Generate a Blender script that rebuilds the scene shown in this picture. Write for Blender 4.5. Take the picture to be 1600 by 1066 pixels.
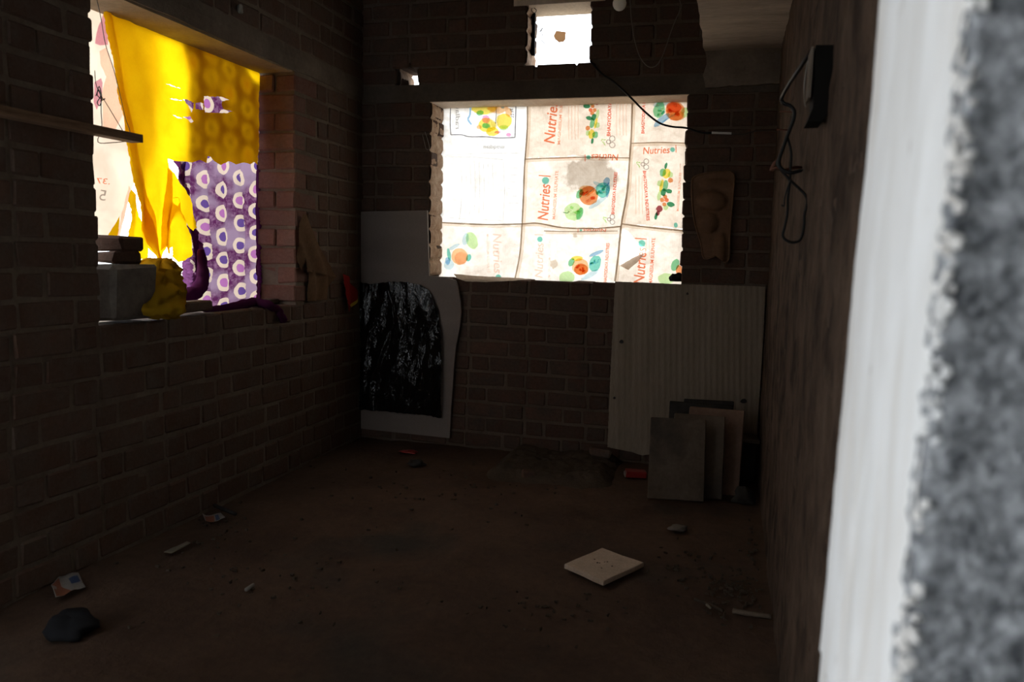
import bpy, bmesh, math, random
from mathutils import Vector, Matrix, noise
from mathutils.geometry import delaunay_2d_cdt
R = random.Random(7)
SC = bpy.context.scene
COL = SC.collection
for o in list(bpy.data.objects):
    bpy.data.objects.remove(o)

# ------------------------------------------------------------------ camera
F = 1244.0
RIGHT = Vector((0.96351, 0.26666, 0.02330)).normalized()
DOWN = Vector((0.05133, -0.09865, -0.99380)).normalized()
FWD = Vector((-0.26270, 0.95873, -0.10873)).normalized()
EYE = Vector((0, 0, 1.12))
cd = bpy.data.cameras.new('camera')
cam = bpy.data.objects.new('camera', cd)
COL.objects.link(cam)
cd.sensor_width = 36.0
cd.lens = F / 1600 * 36
cd.clip_start = 0.02
up = -DOWN
up = (up - RIGHT * up.dot(RIGHT)).normalized()
bk = RIGHT.cross(up)
cam.matrix_world = Matrix.Translation(EYE) @ Matrix((RIGHT, up, bk)).transposed().to_4x4()
cd.dof.use_dof = True
cd.dof.focus_distance = 4.2
cd.dof.aperture_fstop = 4.0
SC.camera = cam

# ------------------------------------------------------------------ daylight and exposure
w = bpy.data.worlds.new('sky')
SC.world = w
w.use_nodes = True
w.node_tree.nodes['Background'].inputs[0].default_value = (0.90, 0.95, 1.0, 1)
w.node_tree.nodes['Background'].inputs[1].default_value = 4.5
SC.view_settings.view_transform = 'Standard'
SC.view_settings.look = 'None'
SC.view_settings.gamma = 1.0
SC.view_settings.use_curve_mapping = False
SC.view_settings.exposure = 0.0

# ------------------------------------------------------------------ room numbers (metres)
XL, XR, YB = -2.108, 0.18, 4.31          # left, right and back wall faces
YF0, YF1 = 0.53, 0.90                    # the front wall with the doorway
JX = 0.12                                # right door jamb
TOP = 2.75
T = 0.215                                # brick wall thickness


def ray(px, py):
    return RIGHT * ((px - 800) / F) + DOWN * ((py - 533) / F) + FWD


def hit(px, py, ax, val):
    d = ray(px, py)
    return EYE + d * ((val - EYE[ax]) / d[ax])


def on_back(y=YB):
    return lambda px, py: hit(px, py, 1, y)


def on_left(x=XL):
    return lambda px, py: hit(px, py, 0, x)


def on_floor(z=0.0):
    return lambda px, py: hit(px, py, 2, z)


# ------------------------------------------------------------------ materials
def lin(r, g, b):
    f = lambda c: (c / 255 / 12.92) if c / 255 <= 0.04045 else ((c / 255 + 0.055) / 1.055) ** 2.4
    return (f(r), f(g), f(b), 1)


class NT:
    def __init__(s, name):
        s.m = bpy.data.materials.new(name)
        s.m.use_nodes = True
        s.t = s.m.node_tree
        s.t.nodes.clear()
        s.out = s.n('ShaderNodeOutputMaterial')

    def n(s, typ, **kw):
        x = s.t.nodes.new(typ)
        for k, v in kw.items():
            setattr(x, k, v)
        return x

    def l(s, a, b):
        s.t.links.new(a, b)

    def noise(s, scale, detail=4, rough=0.6, vec=None, dist=0.0):
        x = s.n('ShaderNodeTexNoise')
        x.inputs['Scale'].default_value = scale
        x.inputs['Detail'].default_value = detail
        x.inputs['Roughness'].default_value = rough
        x.inputs['Distortion'].default_value = dist
        if vec is not None:
            s.l(vec, x.inputs['Vector'])
        return x.outputs['Fac']

    def ramp(s, fac, stops, interp='LINEAR'):
        x = s.n('ShaderNodeValToRGB')
        r = x.color_ramp
        r.interpolation = interp
        while len(r.elements) < len(stops):
            r.elements.new(0.5)
        for e, (p, c) in zip(r.elements, stops):
            e.position = p
            e.color = c
        s.l(fac, x.inputs[0])
        return x.outputs[0]

    def mix(s, fac, a, b, mode='MIX'):
        x = s.n('ShaderNodeMix', data_type='RGBA', blend_type=mode)
        for i, v in ((0, fac), (6, a), (7, b)):
            if isinstance(v, (int, float)):
                x.inputs[i].default_value = v
            elif isinstance(v, tuple):
                x.inputs[i].default_value = v
            else:
                s.l(v, x.inputs[i])
        return x.outputs[2]

    def math(s, op, a, b=0.0, c=0.0):
        x = s.n('ShaderNodeMath', operation=op)
        for i, v in enumerate((a, b, c)):
            if isinstance(v, (int, float)):
                x.inputs[i].default_value = v
            else:
                s.l(v, x.inputs[i])
        return x.outputs[0]

    def coord(s, kind='Object', scale=None):
        c = s.n('ShaderNodeTexCoord').outputs[kind]
        if scale:
            m = s.n('ShaderNodeMapping')
            m.inputs['Scale'].default_value = scale
            s.l(c, m.inputs['Vector'])
            c = m.outputs[0]
        return c

    def pos(s, scale=None):
        c = s.n('ShaderNodeNewGeometry').outputs['Position']
        if scale:
            m = s.n('ShaderNodeMapping')
            m.inputs['Scale'].default_value = scale
            s.l(c, m.inputs['Vector'])
            c = m.outputs[0]
        return c

    def surf(s, col, rough=0.9, bump=None, bstr=0.4, bdist=0.003, spec=0.25, metal=0.0, coat=0.0):
        p = s.n('ShaderNodeBsdfPrincipled')
        if isinstance(col, tuple):
            p.inputs['Base Color'].default_value = col
        else:
            s.l(col, p.inputs['Base Color'])
        p.inputs['Roughness'].default_value = rough
        p.inputs['Specular IOR Level'].default_value = spec
        p.inputs['Metallic'].default_value = metal
        p.inputs['Coat Weight'].default_value = coat
        if bump is not None:
            b = s.n('ShaderNodeBump')
            b.inputs['Strength'].default_value = bstr
            b.inputs['Distance'].default_value = bdist
            s.l(bump, b.inputs['Height'])
            s.l(b.outputs[0], p.inputs['Normal'])
        s.l(p.outputs[0], s.out.inputs[0])
        return s.m

    def cloth(s, refl, trans, fac=0.6, bump=None, bstr=0.3):
        d = s.n('ShaderNodeBsdfDiffuse')
        t = s.n('ShaderNodeBsdfTranslucent')
        for n_, c in ((d, refl), (t, trans)):
            if isinstance(c, tuple):
                n_.inputs['Color'].default_value = c
            else:
                s.l(c, n_.inputs['Color'])
        if bump is not None:
            b = s.n('ShaderNodeBump')
            b.inputs['Strength'].default_value = bstr
            b.inputs['Distance'].default_value = 0.004
            s.l(bump, b.inputs['Height'])
            s.l(b.outputs[0], d.inputs['Normal'])
            s.l(b.outputs[0], t.inputs['Normal'])
        x = s.n('ShaderNodeMixShader')
        x.inputs[0].default_value = fac
        s.l(d.outputs[0], x.inputs[1])
        s.l(t.outputs[0], x.inputs[2])
        s.l(x.outputs[0], s.out.inputs[0])
        return s.m


M = {}


def mat_brick(name, dark, light, soot):
    s = NT(name)
    rnd = s.n('ShaderNodeObjectInfo').outputs['Random']
    p = s.pos()
    n1 = s.noise(9, 5, 0.65, p)
    n2 = s.noise(70, 4, 0.7, p)
    c = s.mix(rnd, dark, light)
    c = s.mix(s.ramp(n1, [(0.35, (0, 0, 0, 1)), (0.7, (1, 1, 1, 1))]), c, soot)
    c = s.mix(0.5, c, s.ramp(n2, [(0.3, (0.45, 0.42, 0.4, 1)), (0.75, (1, 1, 1, 1))]), 'MULTIPLY')
    M[name] = s.surf(c, 0.95, n2, 0.6, 0.004, 0.15)


mat_brick('brick', (0.092, 0.046, 0.032, 1), (0.135, 0.075, 0.053, 1), (0.085, 0.064, 0.05, 1))
mat_brick('brick_jamb_lit', (0.21, 0.095, 0.07, 1), (0.31, 0.165, 0.125, 1), (0.24, 0.15, 0.12, 1))  # lighter brick copy; window light on the far left jamb put into colour
mat_brick('brick_right', (0.085, 0.048, 0.032, 1), (0.115, 0.07, 0.05, 1), (0.11, 0.08, 0.06, 1))
mat_brick('brick_dusty', (0.125, 0.068, 0.048, 1), (0.175, 0.105, 0.075, 1), (0.155, 0.12, 0.095, 1))


def mat_rough(name, a, b, scale, detail_scale, bstr=0.6, bdist=0.004, rough=0.95, stretch=None, c=None):
    s = NT(name)
    p = s.pos(stretch)
    n1 = s.noise(scale, 5, 0.6, p)
    n2 = s.noise(detail_scale, 5, 0.7, p)
    col = s.ramp(n1, [(0.32, a), (0.68, b)])
    if c:
        col = s.mix(s.ramp(s.noise(scale * 0.6, 3, 0.5, p), [(0.55, (0, 0, 0, 1)), (0.68, (1, 1, 1, 1))]), col, c)
    col = s.mix(0.5, col, s.ramp(n2, [(0.3, (0.5, 0.5, 0.5, 1)), (0.7, (1, 1, 1, 1))]), 'MULTIPLY')
    M[name] = s.surf(col, rough, n2, bstr, bdist, 0.15)


mat_rough('mortar', (0.17, 0.125, 0.09, 1), (0.25, 0.20, 0.155, 1), 6, 60)
mat_rough('mortar_back', (0.10, 0.072, 0.053, 1), (0.15, 0.112, 0.085, 1), 6, 60)
mat_rough('mortar_rough', (0.042, 0.026, 0.018, 1), (0.15, 0.10, 0.07, 1), 8, 42, 1.0, 0.012, 0.95, (1, 1, 0.75))
mat_rough('concrete', (0.16, 0.125, 0.095, 1), (0.26, 0.21, 0.165, 1), 5, 50)
mat_rough('concrete_dark', (0.085, 0.065, 0.05, 1), (0.13, 0.105, 0.08, 1), 5, 50)
mat_rough('reveal_mortar_lit', (0.38, 0.225, 0.14, 1), (0.60, 0.44, 0.31, 1), 24, 80, 1.0, 0.006)  # mortar smears, toned lighter to carry window light in the reveals
mat_rough('slab_concrete', (0.46, 0.37, 0.29, 1), (0.74, 0.62, 0.50, 1), 7, 60, 0.6, 0.004, 0.95, (0.3, 1, 1), (0.34, 0.27, 0.20, 1))
mat_rough('ceiling_dark', (0.10, 0.085, 0.07, 1), (0.15, 0.13, 0.105, 1), 3, 30)  # unseen ceiling, kept evenly dark to hold down bounced light
mat_rough('floor_dirt', (0.075, 0.044, 0.030, 1), (0.125, 0.076, 0.050, 1), 2.2, 30, 0.7, 0.006, 0.9, None, (0.062, 0.05, 0.04, 1))
mat_rough('earth', (0.06, 0.044, 0.03, 1), (0.10, 0.073, 0.052, 1), 8, 60, 0.8, 0.006)
mat_rough('ground', (0.40, 0.36, 0.30, 1), (0.50, 0.45, 0.38, 1), 1, 10)
mat_rough('hall_plaster', (0.50, 0.50, 0.49, 1), (0.62, 0.62, 0.61, 1), 2, 20)
mat_rough('cement_rough', (0.10, 0.108, 0.12, 1), (0.56, 0.585, 0.62, 1), 75, 260, 0.9, 0.002)
mat_rough('board', (0.125, 0.093, 0.066, 1), (0.20, 0.15, 0.11, 1), 7, 60, 0.3, 0.002, 0.85, None, (0.09, 0.07, 0.055, 1))
mat_rough('board_red', (0.20, 0.12, 0.085, 1), (0.27, 0.17, 0.12, 1), 9, 60, 0.3, 0.002, 0.85)
mat_rough('board_dark', (0.03, 0.027, 0.025, 1), (0.055, 0.05, 0.045, 1), 9, 60, 0.3, 0.002, 0.85)
mat_rough('tile', (0.58, 0.43, 0.315, 1), (0.70, 0.535, 0.40, 1), 16, 120, 0.15, 0.001, 0.6)
mat_rough('wood', (0.20, 0.115, 0.065, 1), (0.34, 0.21, 0.13, 1), 6, 40, 0.4, 0.002, 0.8, (14, 1.2, 14))
mat_rough('wood_grey', (0.10, 0.08, 0.06, 1), (0.24, 0.19, 0.15, 1), 12, 60, 0.4, 0.002, 0.8, (6, 6, 0.6))
mat_rough('brown_card', (0.15, 0.078, 0.042, 1), (0.22, 0.12, 0.065, 1), 7, 50, 0.2, 0.002, 0.6)
mat_rough('foam', (0.215, 0.175, 0.15, 1), (0.26, 0.215, 0.185, 1), 3, 200, 0.1, 0.001, 0.7, (0.4, 1, 2))
mat_rough('ribbed', (0.25, 0.195, 0.14, 1), (0.34, 0.27, 0.20, 1), 5, 90, 0.1, 0.001, 0.6, (2.5, 1, 0.25))
mat_rough('soffit_lit_left', (0.30, 0.225, 0.15, 1), (0.42, 0.32, 0.22, 1), 8, 60)  # lighter tone carries the cloth's light on the left lintel underside
mat_rough('soffit_lit', (0.66, 0.52, 0.39, 1), (0.80, 0.66, 0.51, 1), 8, 60)  # lighter copy of the concrete, so soffits look lit from the window
mat_rough('plaster_block', (0.15, 0.125, 0.105, 1), (0.22, 0.19, 0.16, 1), 12, 60, 0.5, 0.003)


def plain(name, c, rough=0.6, spec=0.4, metal=0.0):
    s = NT(name)
    n = s.noise(40, 3, 0.6, s.pos())
    col = s.mix(0.35, c, s.ramp(n, [(0.3, (0.6, 0.6, 0.6, 1)), (0.7, (1, 1, 1, 1))]), 'MULTIPLY')
    M[name] = s.surf(col, rough, None, spec=spec, metal=metal)


plain('black_cable', (0.006, 0.006, 0.006, 1), 0.5, 0.25)
plain('dark_wire', (0.05, 0.04, 0.03, 1), 0.5)
plain('grey_wire', (0.18, 0.15, 0.12, 1), 0.5)
plain('white_tape', (0.7, 0.68, 0.64, 1), 0.4)
plain('metal', (0.35, 0.33, 0.30, 1), 0.4, 0.5, 0.8)
plain('rust', (0.16, 0.06, 0.035, 1), 0.7)
plain('red_plastic', (0.26, 0.02, 0.02, 1), 0.35)
plain('white_paper', (0.30, 0.27, 0.24, 1), 0.6)
plain('orange_paper', (0.25, 0.085, 0.045, 1), 0.6)
plain('blue_paper', (0.045, 0.075, 0.16, 1), 0.6)
plain('yellow_trim', (0.55, 0.35, 0.03, 1), 0.8)
plain('card_paper', (0.24, 0.20, 0.14, 1), 0.8)
plain('bulb_glass', (0.72, 0.70, 0.64, 1), 0.25, 0.5)
plain('switch_black', (0.007, 0.006, 0.005, 1), 0.8, 0.1)
plain('dark_rubber', (0.02, 0.02, 0.022, 1), 0.9, 0.1)

# black polythene
s = NT('black_polythene')
pz = s.pos((1, 1, 0.42))
cr = s.math('ABSOLUTE', s.math('SUBTRACT', s.noise(22, 3, 0.55, pz, 1.2), 0.5))
cr2 = s.math('ABSOLUTE', s.math('SUBTRACT', s.noise(60, 2, 0.5, pz, 0.8), 0.5))
M['black_polythene'] = s.surf((0.006, 0.0055, 0.005, 1), 0.09, s.math('ADD', cr, s.math('MULTIPLY', cr2, 0.35)), 0.6, 0.010, 0.42)

# white lime plaster of the jamb: brushed streaks, a few stains
s = NT('lime_plaster')
p = s.pos((1, 1, 0.12))
n1 = s.noise(20, 4, 0.5, s.pos((1, 1, 0.3)), 0.5)
n2 = s.noise(14, 3, 0.6, s.pos((1, 1, 0.25)))
c = s.ramp(n1, [(0.3, (0.78, 0.775, 0.765, 1)), (0.62, (0.90, 0.91, 0.92, 1))])
c = s.mix(s.ramp(n2, [(0.5, (0, 0, 0, 1)), (0.75, (0.6, 0.6, 0.6, 1))]), c, (0.70, 0.64, 0.57, 1))
c = s.mix(s.ramp(s.noise(60, 2, 0.5, s.pos((1, 1, 0.35))), [(0.70, (0, 0, 0, 1)), (0.78, (0.7, 0.7, 0.7, 1))]), c, (0.42, 0.38, 0.36, 1))
M['lime_plaster'] = s.surf(c, 0.9, s.noise(120, 4, 0.6, s.pos((1, 1, 0.5))), 0.2, 0.001, 0.2)

s = NT('thin_paper')
M['thin_paper'] = s.cloth((0.5, 0.36, 0.24, 1), (0.55, 0.40, 0.27, 1), 0.6)
s = NT('milk_glass')
M['milk_glass'] = s.cloth((0.92, 0.90, 0.84, 1), (0.92, 0.90, 0.84, 1), 0.45)
# yellow cotton
s = NT('yellow_cotton')
uv = s.coord('UV')
weave = s.noise(260, 2, 0.5, s.coord('UV', (3, 0.4, 1)))
n1 = s.noise(7, 4, 0.6, uv)
tr = s.ramp(n1, [(0.3, (0.78, 0.43, 0.002, 1)), (0.7, (0.90, 0.58, 0.004, 1))])
tr = s.mix(0.25, tr, s.ramp(weave, [(0.3, (0.6, 0.6, 0.6, 1)), (0.7, (1, 1, 1, 1))]), 'MULTIPLY')
M['yellow_cotton'] = s.cloth((0.66, 0.38, 0.015, 1), tr, 0.72, s.noise(30, 4, 0.6, uv), 0.3)

s = NT('yellow_bundle')
uv = s.coord('UV')
M['yellow_bundle'] = s.cloth((0.34, 0.20, 0.012, 1), (0.55, 0.32, 0.003, 1), 0.12, s.noise(40, 4, 0.6, uv), 0.4)

# purple cotton with rings (u, v in metres of cloth)
s = NT('ring_cotton')
uv = s.coord('UV')
wob = s.n('ShaderNodeVectorMath', operation='ADD')
nz = s.n('ShaderNodeTexNoise')
nz.inputs['Scale'].default_value = 6
s.l(uv, nz.inputs['Vector'])
sub = s.n('ShaderNodeVectorMath', operation='MULTIPLY_ADD')
sub.inputs[1].default_value = (0.03, 0.03, 0)
sub.inputs[2].default_value = (-0.015, -0.015, 0)
s.l(nz.outputs['Color'], sub.inputs[0])
s.l(uv, wob.inputs[0])
s.l(sub.outputs[0], wob.inputs[1])
sep = s.n('ShaderNodeSeparateXYZ')
s.l(wob.outputs[0], sep.inputs[0])
CW, CH = 0.108, 0.110
gx = s.math('DIVIDE', sep.outputs[0], CW)
colid = s.math('FLOOR', gx)
gy = s.math('ADD', s.math('DIVIDE', sep.outputs[1], CH), s.math('MULTIPLY', colid, 0.37))
rowid = s.math('FLOOR', gy)
fx = s.math('MULTIPLY', s.math('SUBTRACT', s.math('FRACT', gx), 0.5), CW)
fy = s.math('MULTIPLY', s.math('SUBTRACT', s.math('FRACT', gy), 0.5), CH)
rr = s.math('SQRT', s.math('ADD', s.math('POWER', fx, 2), s.math('POWER', fy, 2)))
ring = s.math('MULTIPLY', s.math('LESS_THAN', rr, 0.040), s.math('GREATER_THAN', rr, 0.0205))
core = s.math('LESS_THAN', rr, 0.0205)
par = s.math('FRACT', s.math('MULTIPLY', s.math('ADD', s.math('MULTIPLY', colid, 2.0), s.math('MULTIPLY', rowid, 3.0)), 0.2))
bgn = s.noise(45, 4, 0.7, uv)
bg = s.ramp(bgn, [(0.44, (0.066, 0.013, 0.055, 1)), (0.66, (0.18, 0.09, 0.155, 1))])
bg = s.mix(s.ramp(s.noise(5, 2, 0.5, uv), [(0.46, (0, 0, 0, 1)), (0.58, (1, 1, 1, 1))]), bg, (0.21, 0.14, 0.205, 1))
cc = s.mix(s.math('GREATER_THAN', par, 0.55), (0.085, 0.045, 0.17, 1), (0.28, 0.10, 0.26, 1))
tc = s.mix(core, bg, cc)
tc = s.mix(ring, tc, (0.46, 0.36, 0.29, 1))
M['ring_cotton'] = s.cloth(tc, tc, 0.62, s.noise(60, 3, 0.6, uv), 0.3)
s = NT('purple_border')
M['purple_border'] = s.cloth((0.10, 0.022, 0.075, 1), (0.12, 0.025, 0.11, 1), 0.45, s.noise(60, 3, 0.6, s.coord('UV')), 0.4)
s = NT('plum_pleat')
M['plum_pleat'] = s.cloth((0.20, 0.05, 0.17, 1), (0.26, 0.09, 0.24, 1), 0.55, s.noise(90, 3, 0.6, s.coord('UV', (4, 0.4, 1))), 0.5)


def mat_sack(name, tint, dirt, lo=0.47, hi=0.75, spot=None):
    s = NT(name)
    uv = s.coord('UV')
    g1 = s.n('ShaderNodeTexWave', wave_type='BANDS', bands_direction='X')
    g1.inputs['Scale'].default_value = 60
    s.l(uv, g1.inputs['Vector'])
    n1 = s.noise(3.2, 5, 0.62, uv, 0.4)
    n2 = s.noise(26, 4, 0.7, uv)
    c = s.mix(s.ramp(n1, [(lo, (0, 0, 0, 1)), (hi, (1, 1, 1, 1))]), tint, dirt)
    if spot:
        sp = s.n('ShaderNodeSeparateXYZ')
        s.l(uv, sp.inputs[0])
        dd = s.math('SQRT', s.math('ADD', s.math('POWER', s.math('DIVIDE', s.math('SUBTRACT', sp.outputs[0], spot[0]), spot[2]), 2), s.math('POWER', s.math('DIVIDE', s.math('SUBTRACT', sp.outputs[1], spot[1]), spot[3]), 2)))
        dd = s.math('ADD', dd, s.math('MULTIPLY', s.math('SUBTRACT', s.noise(14, 4, 0.6, uv), 0.5), 1.3))
        c = s.mix(s.ramp(dd, [(0.78, (0.85, 0.85, 0.85, 1)), (1.0, (0, 0, 0, 1))]), c, (0.40, 0.325, 0.25, 1))
    c = s.mix(0.45, c, s.ramp(s.noise(9, 6, 0.75, uv, 1.0), [(0.40, (1, 1, 1, 1)), (0.66, (0.62, 0.54, 0.46, 1))]), 'MULTIPLY')
    c = s.mix(0.30, c, s.ramp(n2, [(0.35, (0.55, 0.5, 0.45, 1)), (0.6, (1, 1, 1, 1))]), 'MULTIPLY')
    c = s.mix(0.10, c, g1.outputs['Color'], 'MULTIPLY')
    M[name] = s.cloth(c, c, 0.62, n2, 0.25)


mat_sack('sack_white', (0.80, 0.79, 0.76, 1), (0.66, 0.63, 0.59, 1))
mat_sack('sack_cream', (0.72, 0.61, 0.50, 1), (0.56, 0.455, 0.36, 1))
mat_sack('sack_pale', (0.78, 0.69, 0.59, 1), (0.58, 0.48, 0.39, 1))
st = hit(922, 272, 1, YB + 0.195)
mat_sack('sack_stained', (0.80, 0.71, 0.61, 1), (0.60, 0.50, 0.41, 1), 0.47, 0.75, (st.x, st.z, 0.17, 0.11))
mat_sack('sack_sunlit', (0.82, 0.75, 0.67, 1), (0.64, 0.55, 0.47, 1))  # paler tint stands for sun and overexposure on two lower sacks
# cream and plum printed sheet behind the yellow cloth
s = NT('peach_sheet')
uv = s.coord('UV')
n1 = s.noise(5, 3, 0.5, uv, 0.6)
c = s.ramp(n1, [(0.40, (0.66, 0.57, 0.44, 1)), (0.54, (0.62, 0.48, 0.37, 1)), (0.72, (0.52, 0.42, 0.31, 1))])
M['peach_sheet'] = s.cloth(c, c, 0.62, s.noise(24, 4, 0.6, uv), 0.3)


def ink(name, c, fac=1.0):
    s = NT(name)
    n = s.noise(150, 3, 0.6, s.pos())
    col = s.mix(0.25, c, s.ramp(n, [(0.35, (0.7, 0.7, 0.7, 1)), (0.6, (1, 1, 1, 1))]), 'MULTIPLY')
    t = s.n('ShaderNodeBsdfTranslucent')
    s.l(col, t.inputs['Color'])
    s.l(t.outputs[0], s.out.inputs[0])
    M[name] = s.m


ink('ink_red', (0.86, 0.26, 0.14, 1))
ink('ink_red_pale', (0.92, 0.50, 0.38, 1))
ink('ink_red_bold', (0.80, 0.16, 0.09, 1))
ink('ink_orange', (0.80, 0.34, 0.15, 1))
ink('ink_orange_light', (0.92, 0.60, 0.34, 1))
ink('ink_green', (0.25, 0.62, 0.36, 1))
ink('ink_green_light', (0.60, 0.85, 0.48, 1))
ink('ink_green_dark', (0.07, 0.32, 0.17, 1))
ink('ink_teal', (0.22, 0.66, 0.58, 1))
ink('ink_blue', (0.36, 0.58, 0.80, 1))
ink('ink_blue_pale', (0.62, 0.80, 0.90, 1))
ink('ink_yellow', (0.92, 0.78, 0.16, 1))
ink('ink_wine', (0.36, 0.10, 0.12, 1))
ink('ink_pink', (0.90, 0.42, 0.66, 1))
ink('ink_black', (0.16, 0.15, 0.17, 1))
ink('ink_grey', (0.42, 0.40, 0.39, 1))
ink('ink_grey_pale', (0.74, 0.72, 0.70, 1))
ink('ink_cream', (0.93, 0.91, 0.88, 1))
ink('ink_faint', (0.96, 0.76, 0.69, 1))
ink('ink_plum', (0.72, 0.36, 0.48, 1))
ink('ink_peach', (0.96, 0.70, 0.60, 1))
ink('stain', (0.74, 0.68, 0.60, 1))
ink('stain_light', (0.88, 0.83, 0.77, 1))
M['sewn_seam'] = NT('sewn_seam').cloth((0.30, 0.24, 0.18, 1), (0.46, 0.38, 0.30, 1), 0.7)
ink('hem_fold', (0.86, 0.79, 0.71, 1))


# ------------------------------------------------------------------ builders
def mk(name, verts, faces, mat, parent=None, smooth=False, uvs=None):
    me = bpy.data.meshes.new(name)
    me.from_pydata([tuple(v) for v in verts], [], faces)
    me.update()
    if uvs:
        l = me.uv_layers.new(name='uv')
        for lp in me.loops:
            l.data[lp.index].uv = uvs[lp.vertex_index]
    if smooth:
        me.polygons.foreach_set('use_smooth', [True] * len(me.polygons))
    me.materials.append(M[mat])
    o = bpy.data.objects.new(name, me)
    COL.objects.link(o)
    if parent:
        o.parent = parent
    return o


def empty(name, loc=(0, 0, 0)):
    o = bpy.data.objects.new(name, None)
    o.empty_display_size = 0.05
    o.location = loc
    COL.objects.link(o)
    return o


def tag(o, label, cat, group=None):
    o['label'] = label
    o['category'] = cat
    if group:
        o['group'] = group
    return o


def struct(o):
    o['kind'] = 'structure'
    return o


def adopt(child, parent):
    """parent keeping world placement (parents here carry only a location)"""
    child.parent = parent
    child.location = Vector(child.location) - Vector(parent.location)
    return child


BOXF = [(0, 1, 3, 2), (4, 6, 7, 5), (0, 4, 5, 1), (2, 3, 7, 6), (0, 2, 6, 4), (1, 5, 7, 3)]


def boxes(lst):
    V, Fc = [], []
    for (x0, x1, y0, y1, z0, z1) in lst:
        b = len(V)
        V += [(x, y, z) for x in (x0, x1) for y in (y0, y1) for z in (z0, z1)]
        Fc += [tuple(b + i for i in f) for f in BOXF]
    return V, Fc


def cham(sx, sy, sz, b, jit, seed):
    """chamfered, slightly uneven block centred on the origin: 44 triangles"""
    r = random.Random(seed)
    V, idx = [], {}
    for i in (-1, 1):
        for j in (-1, 1):
            for k in (-1, 1):
                jx, jy, jz = [r.uniform(-jit, jit) for _ in range(3)]
                bb = b * r.uniform(0.6, 1.5)
                for ax in range(3):
                    p = [i * (sx / 2 - bb), j * (sy / 2 - bb), k * (sz / 2 - bb)]
                    p[ax] = (i, j, k)[ax] * (sx, sy, sz)[ax] / 2
                    idx[i, j, k, ax] = len(V)
                    V.append((p[0] + jx, p[1] + jy, p[2] + jz))
    Fc = []
    for ax in range(3):
        o1, o2 = [a for a in range(3) if a != ax]
        for sg in (-1, 1):
            q = []
            for a, c in ((-1, -1), (1, -1), (1, 1), (-1, 1)):
                t = [0, 0, 0]
                t[ax], t[o1], t[o2] = sg, a, c
                q.append(idx[t[0], t[1], t[2], ax])
            Fc.append(q)
    for ax in range(3):
        o1, o2 = [a for a in range(3) if a != ax]
        for a in (-1, 1):
            for c in (-1, 1):
                t0, t1 = [0, 0, 0], [0, 0, 0]
                t0[o1] = t1[o1] = a
                t0[o2] = t1[o2] = c
                t0[ax], t1[ax] = -1, 1
                Fc.append([idx[(*t0, o1)], idx[(*t1, o1)], idx[(*t1, o2)], idx[(*t0, o2)]])
    for i in (-1, 1):
        for j in (-1, 1):
            for k in (-1, 1):
                Fc.append([idx[i, j, k, 0], idx[i, j, k, 1], idx[i, j, k, 2]])
    return V, Fc


def fix_normals(o):
    bm = bmesh.new()
    bm.from_mesh(o.data)
    bmesh.ops.recalc_face_normals(bm, faces=bm.faces)
    bm.to_mesh(o.data)
    bm.free()
    return o


def block(name, loc, size, mat, rot=(0, 0, 0), parent=None, bev=0.004, jit=0.002, seed=0):
    V, Fc = cham(*size, bev, jit, seed)
    o = mk(name, V, Fc, mat, None)
    fix_normals(o)
    o.rotation_euler = rot
    o.location = loc
    if parent:
        adopt(o, parent)
    return o


def inside(p, poly):
    x, y = p
    c = False
    n = len(poly)
    j = n - 1
    for i in range(n):
        xi, yi = poly[i]
        xj, yj = poly[j]
        if (yi > y) != (yj > y) and x < (xj - xi) * (y - yi) / (yj - yi) + xi:
            c = not c
        j = i
    return c


def dense(poly, step, rag=0.0, seed=0):
    r = random.Random(seed)
    out = []
    n = len(poly)
    for i in range(n):
        a, b = Vector(poly[i]), Vector(poly[(i + 1) % n])
        L = (b - a).length
        k = max(1, int(L / step))
        nrm = Vector((b.y - a.y, a.x - b.x)).normalized() if L > 0 else Vector((0, 0))
        for q in range(k):
            p = a.lerp(b, q / k)
            if q and rag:
                p = p + nrm * r.uniform(-rag, rag)
            out.append((p.x, p.y))
    return out


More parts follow.
